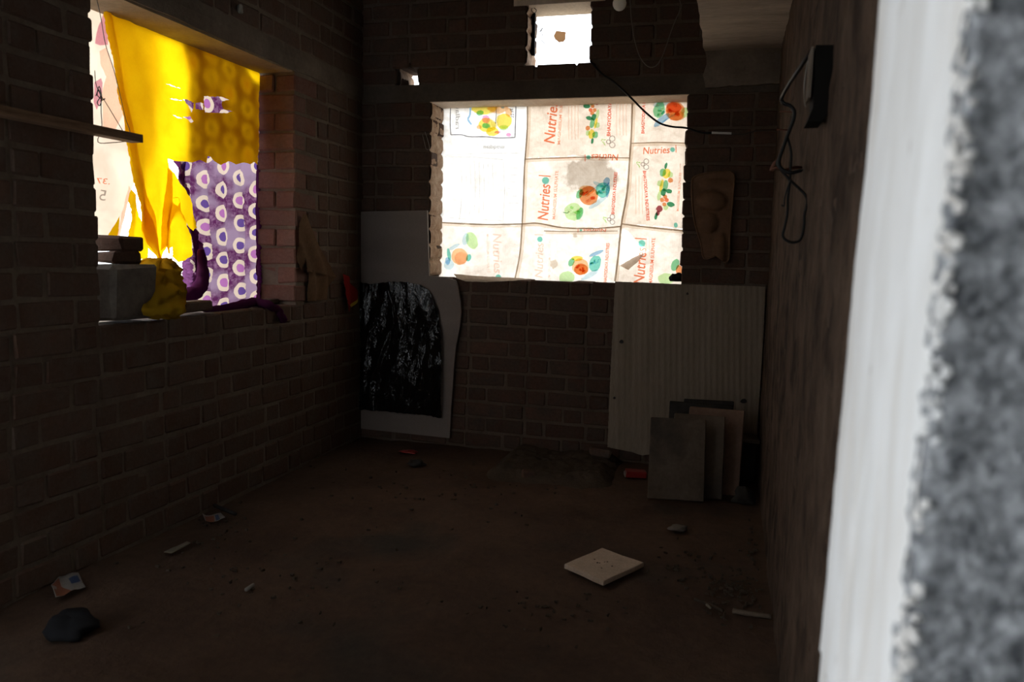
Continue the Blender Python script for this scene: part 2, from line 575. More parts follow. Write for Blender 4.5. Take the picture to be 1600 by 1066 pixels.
def sheet(name, poly, proj, disp, mat, parent=None, step=6, rag=0.0, holes=(), uvf=None, seed=1, smooth=True):
    """cloth or film: outline in measured picture points, laid on its own plane in the room, pushed out by disp(px,py)"""
    r = random.Random(seed)
    loops = [dense(poly, step, rag, seed)] + [dense(h, max(2, step * 0.6), rag, seed + 5) for h in holes]
    pts, edges = [], []
    for lp in loops:
        b = len(pts)
        pts += [Vector(p) for p in lp]
        edges += [(b + i, b + (i + 1) % len(lp)) for i in range(len(lp))]
    xs = [p[0] for p in loops[0]]
    ys = [p[1] for p in loops[0]]
    y = min(ys) + step / 2
    row = 0
    while y < max(ys):
        x = min(xs) + (step / 2 if row % 2 else 0)
        while x < max(xs):
            q = (x + r.uniform(-.2, .2) * step, y + r.uniform(-.2, .2) * step)
            if inside(q, loops[0]) and not any(inside(q, h) for h in loops[1:]):
                pts.append(Vector(q))
            x += step
        y += step * 0.87
        row += 1
    vs, _, fs, *_ = delaunay_2d_cdt(pts, edges, [], 0, 1e-4)
    keep = []
    for f in fs:
        cx = sum(vs[i].x for i in f) / len(f)
        cy = sum(vs[i].y for i in f) / len(f)
        if inside((cx, cy), loops[0]) and not any(inside((cx, cy), h) for h in loops[1:]):
            keep.append(tuple(f))
    V, UV = [], []
    a, b, c = proj(poly[0][0], poly[0][1]), proj(poly[0][0] + 10, poly[0][1]), proj(poly[0][0], poly[0][1] + 10)
    nrm = (c - a).cross(b - a).normalized()
    if nrm.dot(EYE - a) < 0:
        nrm = -nrm
    for v in vs:
        p = proj(v.x, v.y)
        d = disp(v.x, v.y)
        if isinstance(d, tuple):
            V.append(p + Vector(d))
        else:
            V.append(p + nrm * d)
        UV.append(uvf(p) if uvf else ((p.x + p.y), p.z))
    return mk(name, V, keep, mat, parent, smooth, UV)


def slab_poly(name, poly, proj, normal, thick, mat, parent=None):
    """a flat outline with real thickness"""
    A = [proj(*p) for p in poly]
    B = [a + Vector(normal) * thick for a in A]
    n = len(A)
    Fc = [tuple(range(n)), tuple(reversed(range(n, 2 * n)))]
    Fc += [(i, i + n, (i + 1) % n + n, (i + 1) % n) for i in range(n)]
    return fix_normals(mk(name, A + B, Fc, mat, parent))


def smooth_path(pts, sub=4):
    P = [Vector(p) for p in pts]
    out = []
    for i in range(len(P) - 1):
        p0, p1, p2, p3 = P[max(i - 1, 0)], P[i], P[i + 1], P[min(i + 2, len(P) - 1)]
        for q in range(sub):
            t = q / sub
            out.append(0.5 * ((2 * p1) + (p2 - p0) * t + (2 * p0 - 5 * p1 + 4 * p2 - p3) * t * t + (3 * p1 - p0 - 3 * p2 + p3) * t ** 3))
    out.append(P[-1])
    return out


def tube(name, pts, rad, mat, parent=None, seg=8, sub=4, rough=0.0, seed=0):
    P = smooth_path(pts, sub) if sub > 1 else [Vector(p) for p in pts]
    n = len(P)
    V, Fc = [], []
    u = Vector((0.3, 0.2, 0.93)).normalized()
    for i, p in enumerate(P):
        t = (P[min(i + 1, n - 1)] - P[max(i - 1, 0)]).normalized()
        u = (u - t * u.dot(t))
        if u.length < 1e-4:
            u = t.orthogonal()
        u.normalize()
        v = t.cross(u)
        r = rad(i / (n - 1)) if callable(rad) else rad
        for k in range(seg):
            a = 2 * math.pi * k / seg
            rr = r
            if rough:
                rr *= 1 + rough * noise.noise(Vector((k * 1.7 + seed, i * 0.35, seed)))
            V.append(p + (u * math.cos(a) + v * math.sin(a)) * rr)
    for i in range(n - 1):
        for k in range(seg):
            Fc.append((i * seg + k, i * seg + (k + 1) % seg, (i + 1) * seg + (k + 1) % seg, (i + 1) * seg + k))
    Fc.append(tuple(reversed(range(seg))))
    Fc.append(tuple(range((n - 1) * seg, n * seg)))
    return mk(name, V, Fc, mat, parent, True, [(v.x + v.y, v.z) for v in V])


def lathe(name, prof, loc, mat, parent=None, seg=20):
    V, Fc = [], []
    for (r, z) in prof:
        for k in range(seg):
            a = 2 * math.pi * k / seg
            V.append((r * math.cos(a), r * math.sin(a), z))
    for i in range(len(prof) - 1):
        for k in range(seg):
            Fc.append((i * seg + k, i * seg + (k + 1) % seg, (i + 1) * seg + (k + 1) % seg, (i + 1) * seg + k))
    Fc.append(tuple(reversed(range(seg))))
    Fc.append(tuple(range((len(prof) - 1) * seg, len(prof) * seg)))
    o = mk(name, V, Fc, mat, None, True)
    o.location = loc
    if parent:
        adopt(o, parent)
    return o


def lump(name, loc, size, mat, seed, rough=0.35, freq=1.6, res=10, parent=None, flat=True):
    """an uneven lump; base cut flat so that it rests"""
    V, Fc = [], []
    n, m = res, res * 2
    for i in range(n + 1):
        th = math.pi * i / n
        for k in range(m):
            ph = 2 * math.pi * k / m
            d = Vector((math.sin(th) * math.cos(ph), math.sin(th) * math.sin(ph), math.cos(th)))
            q = 1 + rough * noise.noise(d * freq + Vector((seed * 3.1, 0, seed)))
            p = Vector((d.x * size[0], d.y * size[1], d.z * size[2])) * q
            if flat:
                p.z = max(p.z, -size[2] * 0.45)
            V.append(p)
    for i in range(n):
        for k in range(m):
            Fc.append((i * m + k, (i + 1) * m + k, (i + 1) * m + (k + 1) % m, i * m + (k + 1) % m))
    o = mk(name, V, Fc, mat, None, True)
    o.location = loc
    if parent:
        adopt(o, parent)
    return o


# ------------------------------------------------------------------ brick walls
UNIT = {}
for kind, dims in (('stretcher', (0.222, 0.105, 0.078)), ('header', (0.105, 0.212, 0.078))):
    for v in range(6):
        V, Fc = cham(*dims, 0.006, 0.0028, 100 + v + (50 if kind == 'header' else 0))
        for mt in ('brick', 'brick_dusty', 'brick_jamb_lit', 'brick_right'):
            o = fix_normals(mk('brick_' + kind, V, Fc, mt))
            UNIT[kind, v, mt] = o.data
            bpy.data.objects.remove(o)
DIM = {'stretcher': (0.222, 0.105), 'header': (0.105, 0.212)}


def in_frame(p):
    d = p - EYE
    z = d.dot(FWD)
    if z < 0.1:
        return False
    return -60 < 800 + F * d.dot(RIGHT) / z < 1660 and -60 < 533 + F * d.dot(DOWN) / z < 1130


def brick_wall(name, s0, s1, zrows, c, openings, place, ang, mat, mortar, recess, holes, zmax, jitter, most=300, proud=0.0):
    """place(s, d, z) -> world; s along the wall, d outward from the inner face. zrows: bottom z of each course."""
    r = random.Random(len(name) * 13)
    # mortar core: cells between break lines
    ss = sorted({s0, s1} | {v for h in holes for v in h[:2]})
    zz = sorted({-0.12, zmax} | {v for h in holes for v in h[2:]})
    cells = []
    for a, b in zip(ss, ss[1:]):
        for z0, z1 in zip(zz, zz[1:]):
            m = ((a + b) / 2, (z0 + z1) / 2)
            if not any(h[0] < m[0] < h[1] and h[2] < m[1] < h[3] for h in holes):
                cells.append((a, b, z0, z1))
    V, Fc = [], []
    for a, b, z0, z1 in cells:
        bs = len(V)
        V += [place(q, d, z) for q in (a, b) for d in (recess, T - 0.004) for z in (z0, z1)]
        Fc += [tuple(bs + i for i in f) for f in BOXF]
    wall = struct(fix_normals(mk(name, V, Fc, mortar)))
    todo = []
    for k, zb in enumerate(zrows):
        zc = zb + c / 2
        if zc > zmax:
            continue
        cuts = sorted([(h[0], h[1]) for h in openings if h[2] < zc < h[3]])
        segs, cur = [], s0
        for a, b in cuts:
            if a > cur:
                segs.append((cur, a, cur > s0, True))
            cur = max(cur, b)
        if cur < s1:
            segs.append((cur, s1, cur > s0, False))
        for a, b, ja, jb in segs:
            def fill(frm, to, dirn, first):
                pos, typ = frm, first
                while (to - pos) * dirn > 0.03:
                    L = (0.230 if typ == 'stretcher' else 0.1135) * r.uniform(0.96, 1.04)
                    left = (to - pos) * dirn
                    if left - L < 0.035:
                        L = left
                    if L > 0.26:
                        L = L / 2
                    mid = pos + dirn * L / 2
                    todo.append((mid, zc, typ, (L - 0.009) / DIM[typ][0], abs(pos - frm) < 1e-6))
                    pos += dirn * L
                    typ = 'header' if typ == 'stretcher' else 'stretcher'
            first = 'header' if k % 2 else 'stretcher'
            n0 = len(todo)
            if ja and jb:
                m = (a + b) / 2
                fill(a, m, 1, first)
                fill(b, m, -1, first)
            elif jb:
                fill(b, a, -1, first)
            else:
                fill(a, b, 1, first)
            if ja or jb:                                   # second wythe shows in the reveal
                for e, on in ((a, ja), (b, jb)):
                    if on and first == 'stretcher':
                        mid = e + (0.1155 if e == a else -0.1155)
                        todo.append((mid, zc, 'wythe', 1.0, True))
    objs = []
    for (mid, zc, typ, sc, end) in todo:
        v = r.randrange(6)
        js = r.uniform(-jitter, jitter) * ((2.4 if typ == 'wythe' else 1.6) if end else 0.6)
        if typ == 'wythe':
            p = place(mid + js, 0.163, zc)
            kind, scl = 'stretcher', (1.0, 0.94, c / 0.0893)
            rot = ang
        else:
            kind = typ
            d = DIM[typ][1] / 2
            p = place(mid + js, d + r.uniform(-jitter, jitter) * 0.5 - proud, zc + r.uniform(-.0015, .0015))
            scl = (sc, 1, c / 0.0893)
            rot = ang
        objs.append((p, kind, v, scl, rot, 'brick_jamb_lit' if end and name == 'wall_left' and p.y > 3.4 and 0.8 < zc < 2.0 else mat))
    order = sorted([q for q in objs if in_frame(q[0])], key=lambda q: (q[0] - EYE).length)[:most]
    pick = set(id(q) for q in order)
    V, Fc = [], []
    for q in objs:
        p, kind, v, scl, rot, mt = q
        rz = rot + r.uniform(-.012, .012)
        me = UNIT[kind, v, mt]
        if id(q) in pick:
            o = bpy.data.objects.new('brick', me)
            COL.objects.link(o)
            o.location = p
            o.rotation_euler = (r.uniform(-.012, .012), r.uniform(-.008, .008), rz)
            o.scale = scl
            o.parent = wall
        else:
            mw = Matrix.Translation(p) @ Matrix.Rotation(rz, 4, 'Z') @ Matrix.Diagonal((*scl, 1))
            b = len(V)
            V += [mw @ x.co for x in me.vertices]
            Fc += [tuple(b + i for i in f.vertices) for f in me.polygons]
    if V:
        o = mk('further_bricks', V, Fc, mat, wall)
        o['kind'] = 'stuff'
    return wall


# ---- back wall
CB = 0.0893
BW = (-1.683, -0.275, 0.985, 1.962)       # window
VW = (-1.135, -0.797, 2.145, 2.452)       # upper vent
HW = (-1.894, -1.778, 2.055, 2.165)       # missing brick
rows = [i * CB for i in range(22)] + [2.058 + i * CB for i in range(7)]
lint = (XL - 1, XR + 1, 1.962, 2.058)
e_ = 0.015
brick_wall('wall_back', XL - 0.02, XR + 0.02, rows, CB, [BW, (VW[0], VW[1], VW[2], 2.50), HW],
           lambda s_, d, z: Vector((s_, YB + d, z)), 0.0, 'brick', 'mortar_back', 0.005,
           [(BW[0] - e_, BW[1] + e_, BW[2] - e_, BW[3] + 0.02), (VW[0] - e_, VW[1] + e_, VW[2] - e_, VW[3] + .02), (HW[0] - e_, HW[1] + e_, HW[2], HW[3] + e_)], TOP, 0.004)
V, Fc = boxes([(XL, XR, YB - 0.004, YB + T, 1.962, 2.056)])
t1 = struct(mk('trim_1', V, Fc, 'concrete_dark'))
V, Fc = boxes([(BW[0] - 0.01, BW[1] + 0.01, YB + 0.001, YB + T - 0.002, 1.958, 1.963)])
mk('lit_soffit', V, Fc, 'soffit_lit', t1)  # thin added layer that paints light on the lintel underside
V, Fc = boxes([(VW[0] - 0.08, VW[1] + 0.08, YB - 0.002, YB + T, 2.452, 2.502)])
struct(mk('trim_2', V, Fc, 'soffit_lit'))  # vent lintel takes the lit soffit tone



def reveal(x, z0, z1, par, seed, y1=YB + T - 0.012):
    """mortar smeared over the brick ends inside an opening, toned as if lit"""
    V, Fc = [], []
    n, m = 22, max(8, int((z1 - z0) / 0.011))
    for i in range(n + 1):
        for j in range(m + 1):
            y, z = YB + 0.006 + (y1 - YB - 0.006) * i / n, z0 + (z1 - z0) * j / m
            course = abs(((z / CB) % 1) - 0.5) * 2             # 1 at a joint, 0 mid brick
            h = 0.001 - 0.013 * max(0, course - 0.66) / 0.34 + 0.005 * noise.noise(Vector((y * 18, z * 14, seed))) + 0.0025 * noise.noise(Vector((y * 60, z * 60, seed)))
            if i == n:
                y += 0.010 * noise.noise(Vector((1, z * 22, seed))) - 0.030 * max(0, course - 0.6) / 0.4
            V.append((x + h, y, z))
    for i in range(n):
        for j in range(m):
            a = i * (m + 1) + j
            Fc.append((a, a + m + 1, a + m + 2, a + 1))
    mk('reveal_mortar_lit', V, Fc, 'reveal_mortar_lit', bpy.data.objects[par], True)


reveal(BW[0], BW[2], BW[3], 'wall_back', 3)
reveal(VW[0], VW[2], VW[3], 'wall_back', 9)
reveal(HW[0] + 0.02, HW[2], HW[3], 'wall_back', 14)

# ---- left wall
CL = 0.094
LW = (2.288, 3.560, 0.846, 1.99)
rowsl = [i * CL for i in range(21)] + [2.09 + i * CL for i in range(7)]
brick_wall('wall_left', YF1 - 0.02, YB + 0.02, rowsl, CL, [LW], lambda s_, d, z: Vector((XL - d, s_, z)), math.pi / 2, 'brick_dusty', 'mortar', 0.005,
           [(LW[0] - e_, LW[1] + e_, LW[2] - e_, LW[3] + 0.02)], TOP, 0.005)
V, Fc = [], []
N = 60
for i in range(N + 1):                     # cast lintel with a slumped face
    y = 1.2 + (YB - 1.2) * i / N
    for (d, z) in ((T, 1.99), (-0.004, 1.985), (-0.007, 2.04), (-0.003, 2.088), (T, 2.088)):
        j = 0.006 * noise.noise(Vector((y * 5, d * 9, z * 9)))
        V.append((XL - d + (j if d < 0 else 0), y, z + (j if d < 0 else 0)))
for i in range(N):
    for k in range(5):
        a, b = i * 5 + k, i * 5 + (k + 1) % 5
        Fc.append((a, b, b + 5, a + 5))
t3 = struct(fix_normals(mk('trim_3', V, Fc, 'concrete')))
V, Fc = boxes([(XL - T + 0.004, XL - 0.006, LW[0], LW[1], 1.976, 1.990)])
mk('lit_soffit', V, Fc, 'soffit_lit_left', t3)  # added layer, light from the yellow cloth painted in its tone

# ---- right wall (bricks smeared with mortar)
rowsr = [i * CB for i in range(30)]
brick_wall('wall_right', YF1 - 0.02, YB + 0.02, rowsr, CB, [], lambda s_, d, z: Vector((XR + d, s_, z)), math.pi / 2, 'brick_right', 'mortar_rough', 0.0015,
           [], TOP, 0.003)

V, Fc = [], []
ny, nz_ = 230, 190
for i in range(ny + 1):
    for j in range(nz_ + 1):
        y, z = YF1 + (YB - YF1) * i / ny, TOP * j / nz_
        h = 0.0035 + 0.0055 * noise.noise(Vector((y * 4, z * 4, 0))) + 0.0045 * noise.noise(Vector((y * 14, z * 12, 2))) + 0.002 * noise.noise(Vector((y * 48, z * 30, 5)))
        V.append((XR - h, y, z))
for i in range(ny):
    for j in range(nz_):
        a = i * (nz_ + 1) + j
        Fc.append((a, a + 1, a + nz_ + 2, a + nz_ + 1))
mk('mortar_smear', V, Fc, 'mortar_rough', bpy.data.objects['wall_right'], True)

# ---- floor, ceiling, outside ground
V, Fc = [], []
nx, ny = 118, 180
for i in range(nx + 1):
    for j in range(ny + 1):
        x = XL - 0.03 + (XR - XL + 0.06) * i / nx
        y = YF1 + (YB + 0.03 - YF1) * j / ny
        z = 0.010 * noise.noise(Vector((x * 2.1, y * 2.1, 0))) + 0.006 * noise.noise(Vector((x * 9, y * 9, 3))) + 0.002 * noise.noise(Vector((x * 40, y * 40, 7)))
        V.append((x, y, z - 0.004))
for i in range(nx):
    for j in range(ny):
        a = i * (ny + 1) + j
        Fc.append((a, a + ny + 1, a + ny + 2, a + 1))
floor = struct(mk('floor', V, Fc, 'floor_dirt', None, True))
V, Fc = boxes([(-1.9, 1.7, -2.4, YF1, -0.1, -0.004)])
struct(mk('floor_hall', V, Fc, 'hall_plaster'))
V, Fc = boxes([(XL - T, XR + T, YF0, YB + T, TOP, TOP + 0.12)])
struct(mk('ceiling', V, Fc, 'ceiling_dark'))
V, Fc = boxes([(-1.9, 1.7, -2.5, YF0 + 0.0, TOP, TOP + 0.12)])
struct(mk('ceiling_hall', V, Fc, 'hall_plaster'))
V, Fc = boxes([(-30, 30, YB + T, 40, -0.3, -0.25), (-30, XL - T, -30, YB + T, -0.3, -0.25)])
struct(mk('ground_outside', V, Fc, 'ground'))

# ---- unseen hall round the camera; its left opening placed to light the door jamb
V, Fc = boxes([(-1.9, -1.7, -2.5, -1.75, 0, TOP), (-1.9, -1.7, 0.42, YF0 + 0.02, 0, TOP), (-1.9, -1.7, -1.75, 0.42, 2.6, TOP)])
struct(mk('wall_hall_left', V, Fc, 'hall_plaster'))
V, Fc = boxes([(-1.9, 1.7, -2.6, -2.4, 0, TOP)])
struct(mk('wall_hall_rear', V, Fc, 'hall_plaster'))
V, Fc = boxes([(1.5, 1.7, -2.4, YF0, 0, TOP)])
struct(mk('wall_hall_right', V, Fc, 'hall_plaster'))

# ---- front wall with the doorway; right jamb limewashed, face rough cement
V, Fc = boxes([(-1.9, -1.10, YF0, YF1, 0, TOP), (-1.10, 0.13, YF0, YF1, 2.15, TOP), (JX + 0.012, 1.7, YF0 + 0.012, YF1, 0, TOP)])
front = struct(mk('wall_front', V, Fc, 'hall_plaster'))


def jamb_x(z, y):
    return 0.1165 + (z - 0.9) * 0.022


def grid(name, nu, nv, fn, mat, parent, smooth=True):
    V, Fc = [], []
    for i in range(nu + 1):
        for j in range(nv + 1):
            V.append(fn(i / nu, j / nv))
    for i in range(nu):
        for j in range(nv):
            a = i * (nv + 1) + j
            Fc.append((a, a + nv + 1, a + nv + 2, a + 1))
    return mk(name, V, Fc, mat, parent, smooth)


def jamb_pt(u, v, z0, z1):
    y = YF0 + 0.004 + (YF1 - YF0 - 0.004) * u
    z = z0 + (z1 - z0) * v
    x = jamb_x(z, y) + 0.0018 * noise.noise(Vector((y * 25, z * 6, 0))) + 0.0006 * noise.noise(Vector((y * 110, z * 45, 2)))
    if u > 0.97:
        x += (u - 0.97) / 0.03 * 0.004
        y += 0.004 * noise.noise(Vector((0, z * 14, 5)))
    return (x, y, z)


grid('limewashed_jamb', 60, 300, lambda u, v: jamb_pt(u, v, 0.70, 1.50), 'lime_plaster', front)
grid('limewashed_jamb_lower', 12, 24, lambda u, v: jamb_pt(u, v, 0.0, 0.70), 'lime_plaster', front)
grid('limewashed_jamb_upper', 12, 24, lambda u, v: jamb_pt(u, v, 1.50, 2.15), 'lime_plaster', front)


def face_pt(u, v, x1, z0, z1):
    z = z0 + (z1 - z0) * v
    xe = jamb_x(z, YF0)
    x = xe + (x1 - xe) * u
    q = Vector((x * 1.0, z * 1.0, 0))
    near = math.exp(-((x - xe) / 0.012) ** 2)
    h = 0.0016 * noise.noise(q * 160) + 0.0011 * noise.noise(q * 380 + Vector((3, 3, 3))) + 0.003 * noise.noise(q * 40)
    lumpy = 0.012 * max(0, noise.noise(q * 70 + Vector((9, 1, 4)))) * near
    y = YF0 - h - lumpy
    if x - xe < 0.004:                                   # broken arris curls round on to the limewash
        k = 1 - (x - xe) / 0.004
        y += 0.016 * k * (0.6 + 0.8 * noise.noise(Vector((0, z * 90, 2))) + 1.3 * noise.noise(Vector((0, z * 27, 8))))
        x -= 0.0022 * k * (1 + 1.4 * noise.noise(Vector((1, z * 120, 5))))
    return (x, y, z)


grid('rough_cement_face', 90, 420, lambda u, v: face_pt(u, v, 0.24, 0.80, 1.38), 'cement_rough', front)
V, Fc = [], []
rc = random.Random(77)
for k in range(230):                                   # crumbled limewash clinging to the arris
    z = rc.uniform(0.82, 1.36)
    if noise.noise(Vector((0, z * 26, 4))) < -0.12:
        continue
    sz = rc.uniform(0.002, 0.0062)
    a, b = cham(sz, sz * rc.uniform(.7, 1.3), sz * rc.uniform(.7, 1.5), sz * .22, sz * .12, 500 + k)
    base = len(V)
    c0 = Vector((jamb_x(z, YF0) + rc.uniform(-0.002, 0.0065), YF0 - rc.uniform(-0.003, 0.006), z))
    V += [Vector(q) + c0 for q in a]
    Fc += [tuple(base + i for i in f) for f in b]
o = fix_normals(mk('crumbled_limewash', V, Fc, 'lime_plaster', front))
o['kind'] = 'stuff'
grid('rough_cement_lower', 30, 60, lambda u, v: face_pt(u, v, 0.24, 0.0, 0.80), 'cement_rough', front)
grid('rough_cement_upper', 30, 60, lambda u, v: face_pt(u, v, 0.24, 1.38, 2.15), 'cement_rough', front)
grid('rough_cement_side', 30, 60, lambda u, v: (0.24 + 1.4 * u, YF0 + 0.003 * noise.noise(Vector((u * 40, v * 40, 0))), 2.7 * v), 'cement_rough', front)

# ---- loft slab overhead at right, with its plastered bearing on the back wall
V, Fc = [], []
N = 40
for i in range(N + 1):
    y = 2.3 + (YB - 2.3) * i / N
    xe = -0.197 + 0.008 * noise.noise(Vector((y * 8, 0, 0)))
    for (x, z) in ((XR + 0.01, 2.165), (xe, 2.168 + 0.004 * noise.noise(Vector((y * 6, 3, 0)))), (xe - 0.004, 2.29), (XR + 0.01, 2.29)):
        V.append((x, y, z))
for i in range(N):
    for k in range(4):
        a, b = i * 4 + k, i * 4 + (k + 1) % 4
        Fc.append((a, b, b + 4, a + 4))
Fc += [(0, 1, 2, 3), (N * 4, N * 4 + 3, N * 4 + 2, N * 4 + 1)]
slab = struct(fix_normals(mk('ceiling_loft', V, Fc, 'slab_concrete')))
slab_poly('plastered_bearing', dense([(1101, 76), (1235, 70), (1223, 130), (1160, 133), (1102, 137), (1098, 118), (1104, 100)], 9, 1.2, 4), on_back(YB - 0.03), (0, 1, 0), 0.028, 'concrete', slab)

# ================================================================== the back window: a curtain sewn from fertiliser sacks
nz3 = lambda x, y, k, s_=0.0: noise.noise(Vector((x * k, y * k, s_)))
YS = YB + 0.195


def sack_disp(x, y):
    return 0.007 * nz3(x, y, 0.02) + 0.004 * nz3(x, y, 0.06, 4) + 0.0015 * nz3(x, y, 0.16, 8)


def sack_pt(x, y, off=0.0):
    return hit(x, y, 1, YS) + Vector((0, -sack_disp(x, y) - off, 0))


curtain = empty('sack_curtain', hit(870, 436, 1, YS))
tag(curtain, 'curtain sewn from printed cream fertiliser sacks covering the back window', 'curtain')


def panel(poly, mat, seed, holes=()):
    o = sheet('sack', poly, on_back(YS), sack_disp, mat, None, 7, 0.5, holes, lambda p: (p.x, p.z), seed)
    return adopt(o, curtain)


PA = panel([(672, 140), (826, 140), (824, 200), (820, 262), (816, 352), (760, 352), (672, 346)], 'sack_white', 1)
PB = panel([(826, 140), (990, 140), (987, 200), (984, 246), (900, 243), (820, 247), (824, 200)], 'sack_cream', 2)
PC = panel([(820, 247), (900, 243), (984, 246), (980, 300), (971, 356), (880, 356), (816, 352)], 'sack_stained', 3)
PD = panel([(990, 140), (1090, 140), (1085, 360), (1010, 352), (971, 350), (980, 300), (984, 246), (987, 200)], 'sack_cream', 4)
PE = panel([(672, 346), (760, 352), (816, 352), (812, 400), (804, 446), (668, 444)], 'sack_sunlit', 5)
PF = panel([(816, 352), (880, 356), (971, 356), (966, 400), (960, 446), (804, 446), (812, 400)], 'sack_sunlit', 6)
TEAR = [(973, 357), (982, 362), (996, 379), (1014, 392), (990, 402), (968, 415), (970, 385)]
PG = panel([(971, 350), (1010, 352), (1085, 360), (1080, 448), (960, 446), (966, 400)], 'sack_pale', 7, [TEAR])
sheet('torn_flap', [(968, 415), (990, 402), (1008, 395), (996, 410), (982, 422)], on_back(YS - 0.012), lambda x, y: 0.004 * nz3(x, y, 0.1), 'sack_cream', None, 5, 0.4,
      (), lambda p: (p.x, p.z)).parent = PG
PG.children[0].location = -Vector(curtain.location)
PG.children[0].location = (0, 0, 0)
PG.children[0].matrix_parent_inverse = Matrix.Identity(4)


def put(o, par):
    """sub-part built in world space under a part that is offset by its own (curtain) placement"""
    o.parent = par
    off = Vector(par.location) + (Vector(par.parent.location) if par.parent else Vector())
    o.location = -off
    return o


put(PG.children[0], PG)


def strip(path, w0, mat, par, name='seam', off=0.004):
    P = smooth_path([(x, y, 0) for x, y in path], 5)
    V, Fc = [], []
    for i, p in enumerate(P):
        t = (P[min(i + 1, len(P) - 1)] - P[max(i - 1, 0)]).normalized()
        nn = Vector((-t.y, t.x, 0))
        ww = w0 * (0.75 + 0.5 * abs(noise.noise(Vector((i * .6, p.x, 1)))))
        V += [sack_pt(*(p + nn * ww).xy, off), sack_pt(*(p - nn * ww).xy, off)]
    for i in range(len(P) - 1):
        Fc.append((2 * i, 2 * i + 1, 2 * i + 3, 2 * i + 2))
    if name == 'seam' and off < 0.005:
        strip([(x + 2.2, y + 2.0) for x, y in path], 3.2, 'hem_fold', par, 'hem', 0.0028)
    return put(mk(name, V, Fc, mat), par)


strip([(824, 150), (824, 200), (820, 262), (816, 352), (812, 400), (804, 440)], 1.3, 'sewn_seam', PA)
strip([(820, 249), (900, 246), (984, 247)], 1.0, 'sewn_seam', PB)
strip([(988, 150), (987, 200), (984, 246), (980, 300), (971, 350), (966, 400), (961, 440)], 1.6, 'sewn_seam', PD)
strip([(987, 224), (1030, 223), (1075, 224)], 0.9, 'sewn_seam', PD)
strip([(690, 348), (760, 351), (816, 350), (840, 349), (880, 356), (930, 357), (970, 354)], 1.3, 'sewn_seam', PC)
strip([(850, 361), (900, 362), (965, 361)], 0.8, 'sewn_seam', PF)
strip([(972, 350), (1010, 355), (1070, 361)], 1.3, 'sewn_seam', PG)


def oval(cx, cy, rx, ry, mat, par, ang=0.0, name='printed_fruit', wob=0.06, off=0.006, seed=0):
    n = 18
    ca, sa = math.cos(ang), math.sin(ang)
    V = [sack_pt(cx, cy, off)]
    for k in range(n):
        a = 2 * math.pi * k / n
        q = 1 + wob * noise.noise(Vector((math.cos(a) * 2, math.sin(a) * 2, seed + cx)))
        x, y = rx * q * math.cos(a), ry * q * math.sin(a)
        V.append(sack_pt(cx + x * ca - y * sa, cy + x * sa + y * ca, off))
    return put(mk(name, V, [(0, k + 1, (k + 1) % n + 1) for k in range(n)], mat), par)


DG = None


def round_fruit(cx, cy, r_, par, light='ink_orange_light', base='ink_orange', dark='ink_red'):
    """shading blots printed over a round fruit"""
    for k in range(9):
        a, q = R.uniform(0, 6.28), r_ * math.sqrt(R.random()) * 0.72
        oval(cx + q * math.cos(a), cy + q * math.sin(a), r_ * R.uniform(.14, .34), r_ * R.uniform(.10, .22), R.choice((light, base, dark, 'ink_faint')), par, R.uniform(-.9, .3), 'printed_fruit', 0.3, 0.0075 + 0.0008 * R.random())




def text(body, cx, cy, length, ang, mat, par, bold=0.0, shear=0.0, flip=False, off=0.006, hgt=None):
    """printed lettering: `length` picture points long, centred on (cx, cy); ang 0 reads left to right, 90 reads upwards"""
    cu = bpy.data.curves.new('lettering', 'FONT')
    cu.body = body
    cu.shear = shear
    cu.offset = bold + 0.012
    cu.resolution_u = 3
    ob = bpy.data.objects.new('lettering', cu)
    COL.objects.link(ob)
    me = bpy.data.meshes.new_from_object(ob.evaluated_get(bpy.context.evaluated_depsgraph_get()))
    bpy.data.objects.remove(ob)
    xs = [v.co.x for v in me.vertices]
    k = length / (max(xs) - min(xs))
    mx = (max(xs) + min(xs)) / 2
    ky = k if hgt is None else hgt / 0.72
    a = math.radians(ang)
    for v in me.vertices:
        x = (v.co.x - mx) * k * (-1 if flip else 1)
        y = (v.co.y - 0.33) * ky
        v.co = sack_pt(cx + x * math.cos(a) - y * math.sin(a), cy - x * math.sin(a) - y * math.cos(a), off)
    me.materials.clear()
    me.materials.append(M[mat])
    o = bpy.data.objects.new('printed_lettering', me)
    COL.objects.link(o)
    return put(o, par)


def nutriesol(cx, cy, L, ang, mat, par, hgt=None, flip=False):
    """the word mark, its o a green apple"""
    a = math.radians(ang)
    sg = -1 if flip else 1
    h = hgt or L * 0.22
    text('Nutries', cx - sg * 0.10 * L * math.cos(a), cy + sg * 0.10 * L * math.sin(a), L * 0.78, ang, mat, par, 0.0, 0.15, flip, 0.006, h)
    q = sg * 0.37 * L
    oval(cx + q * math.cos(a) + 0.0 * math.sin(a), cy - q * math.sin(a), h * 0.33, h * 0.33, 'ink_teal', par, 0, 'printed_apple')
    q = sg * 0.47 * L
    text('l', cx + q * math.cos(a) - h * .1 * math.sin(a), cy - q * math.sin(a) - h * .1 * math.cos(a), L * 0.022, ang, mat, par, 0.0, 0.0, flip, 0.006, h * 1.1)


def small_print(x, y0, y1, par, n=3, mat='ink_red_pale', gap=5):
    mat = 'ink_faint'
    for i in range(n):
        strip([(x + i * gap, y0), (x + i * gap - (y1 - y0) * .01, (y0 + y1) / 2), (x + i * gap, y1)], 0.6, mat, par, 'print_line', 0.006)


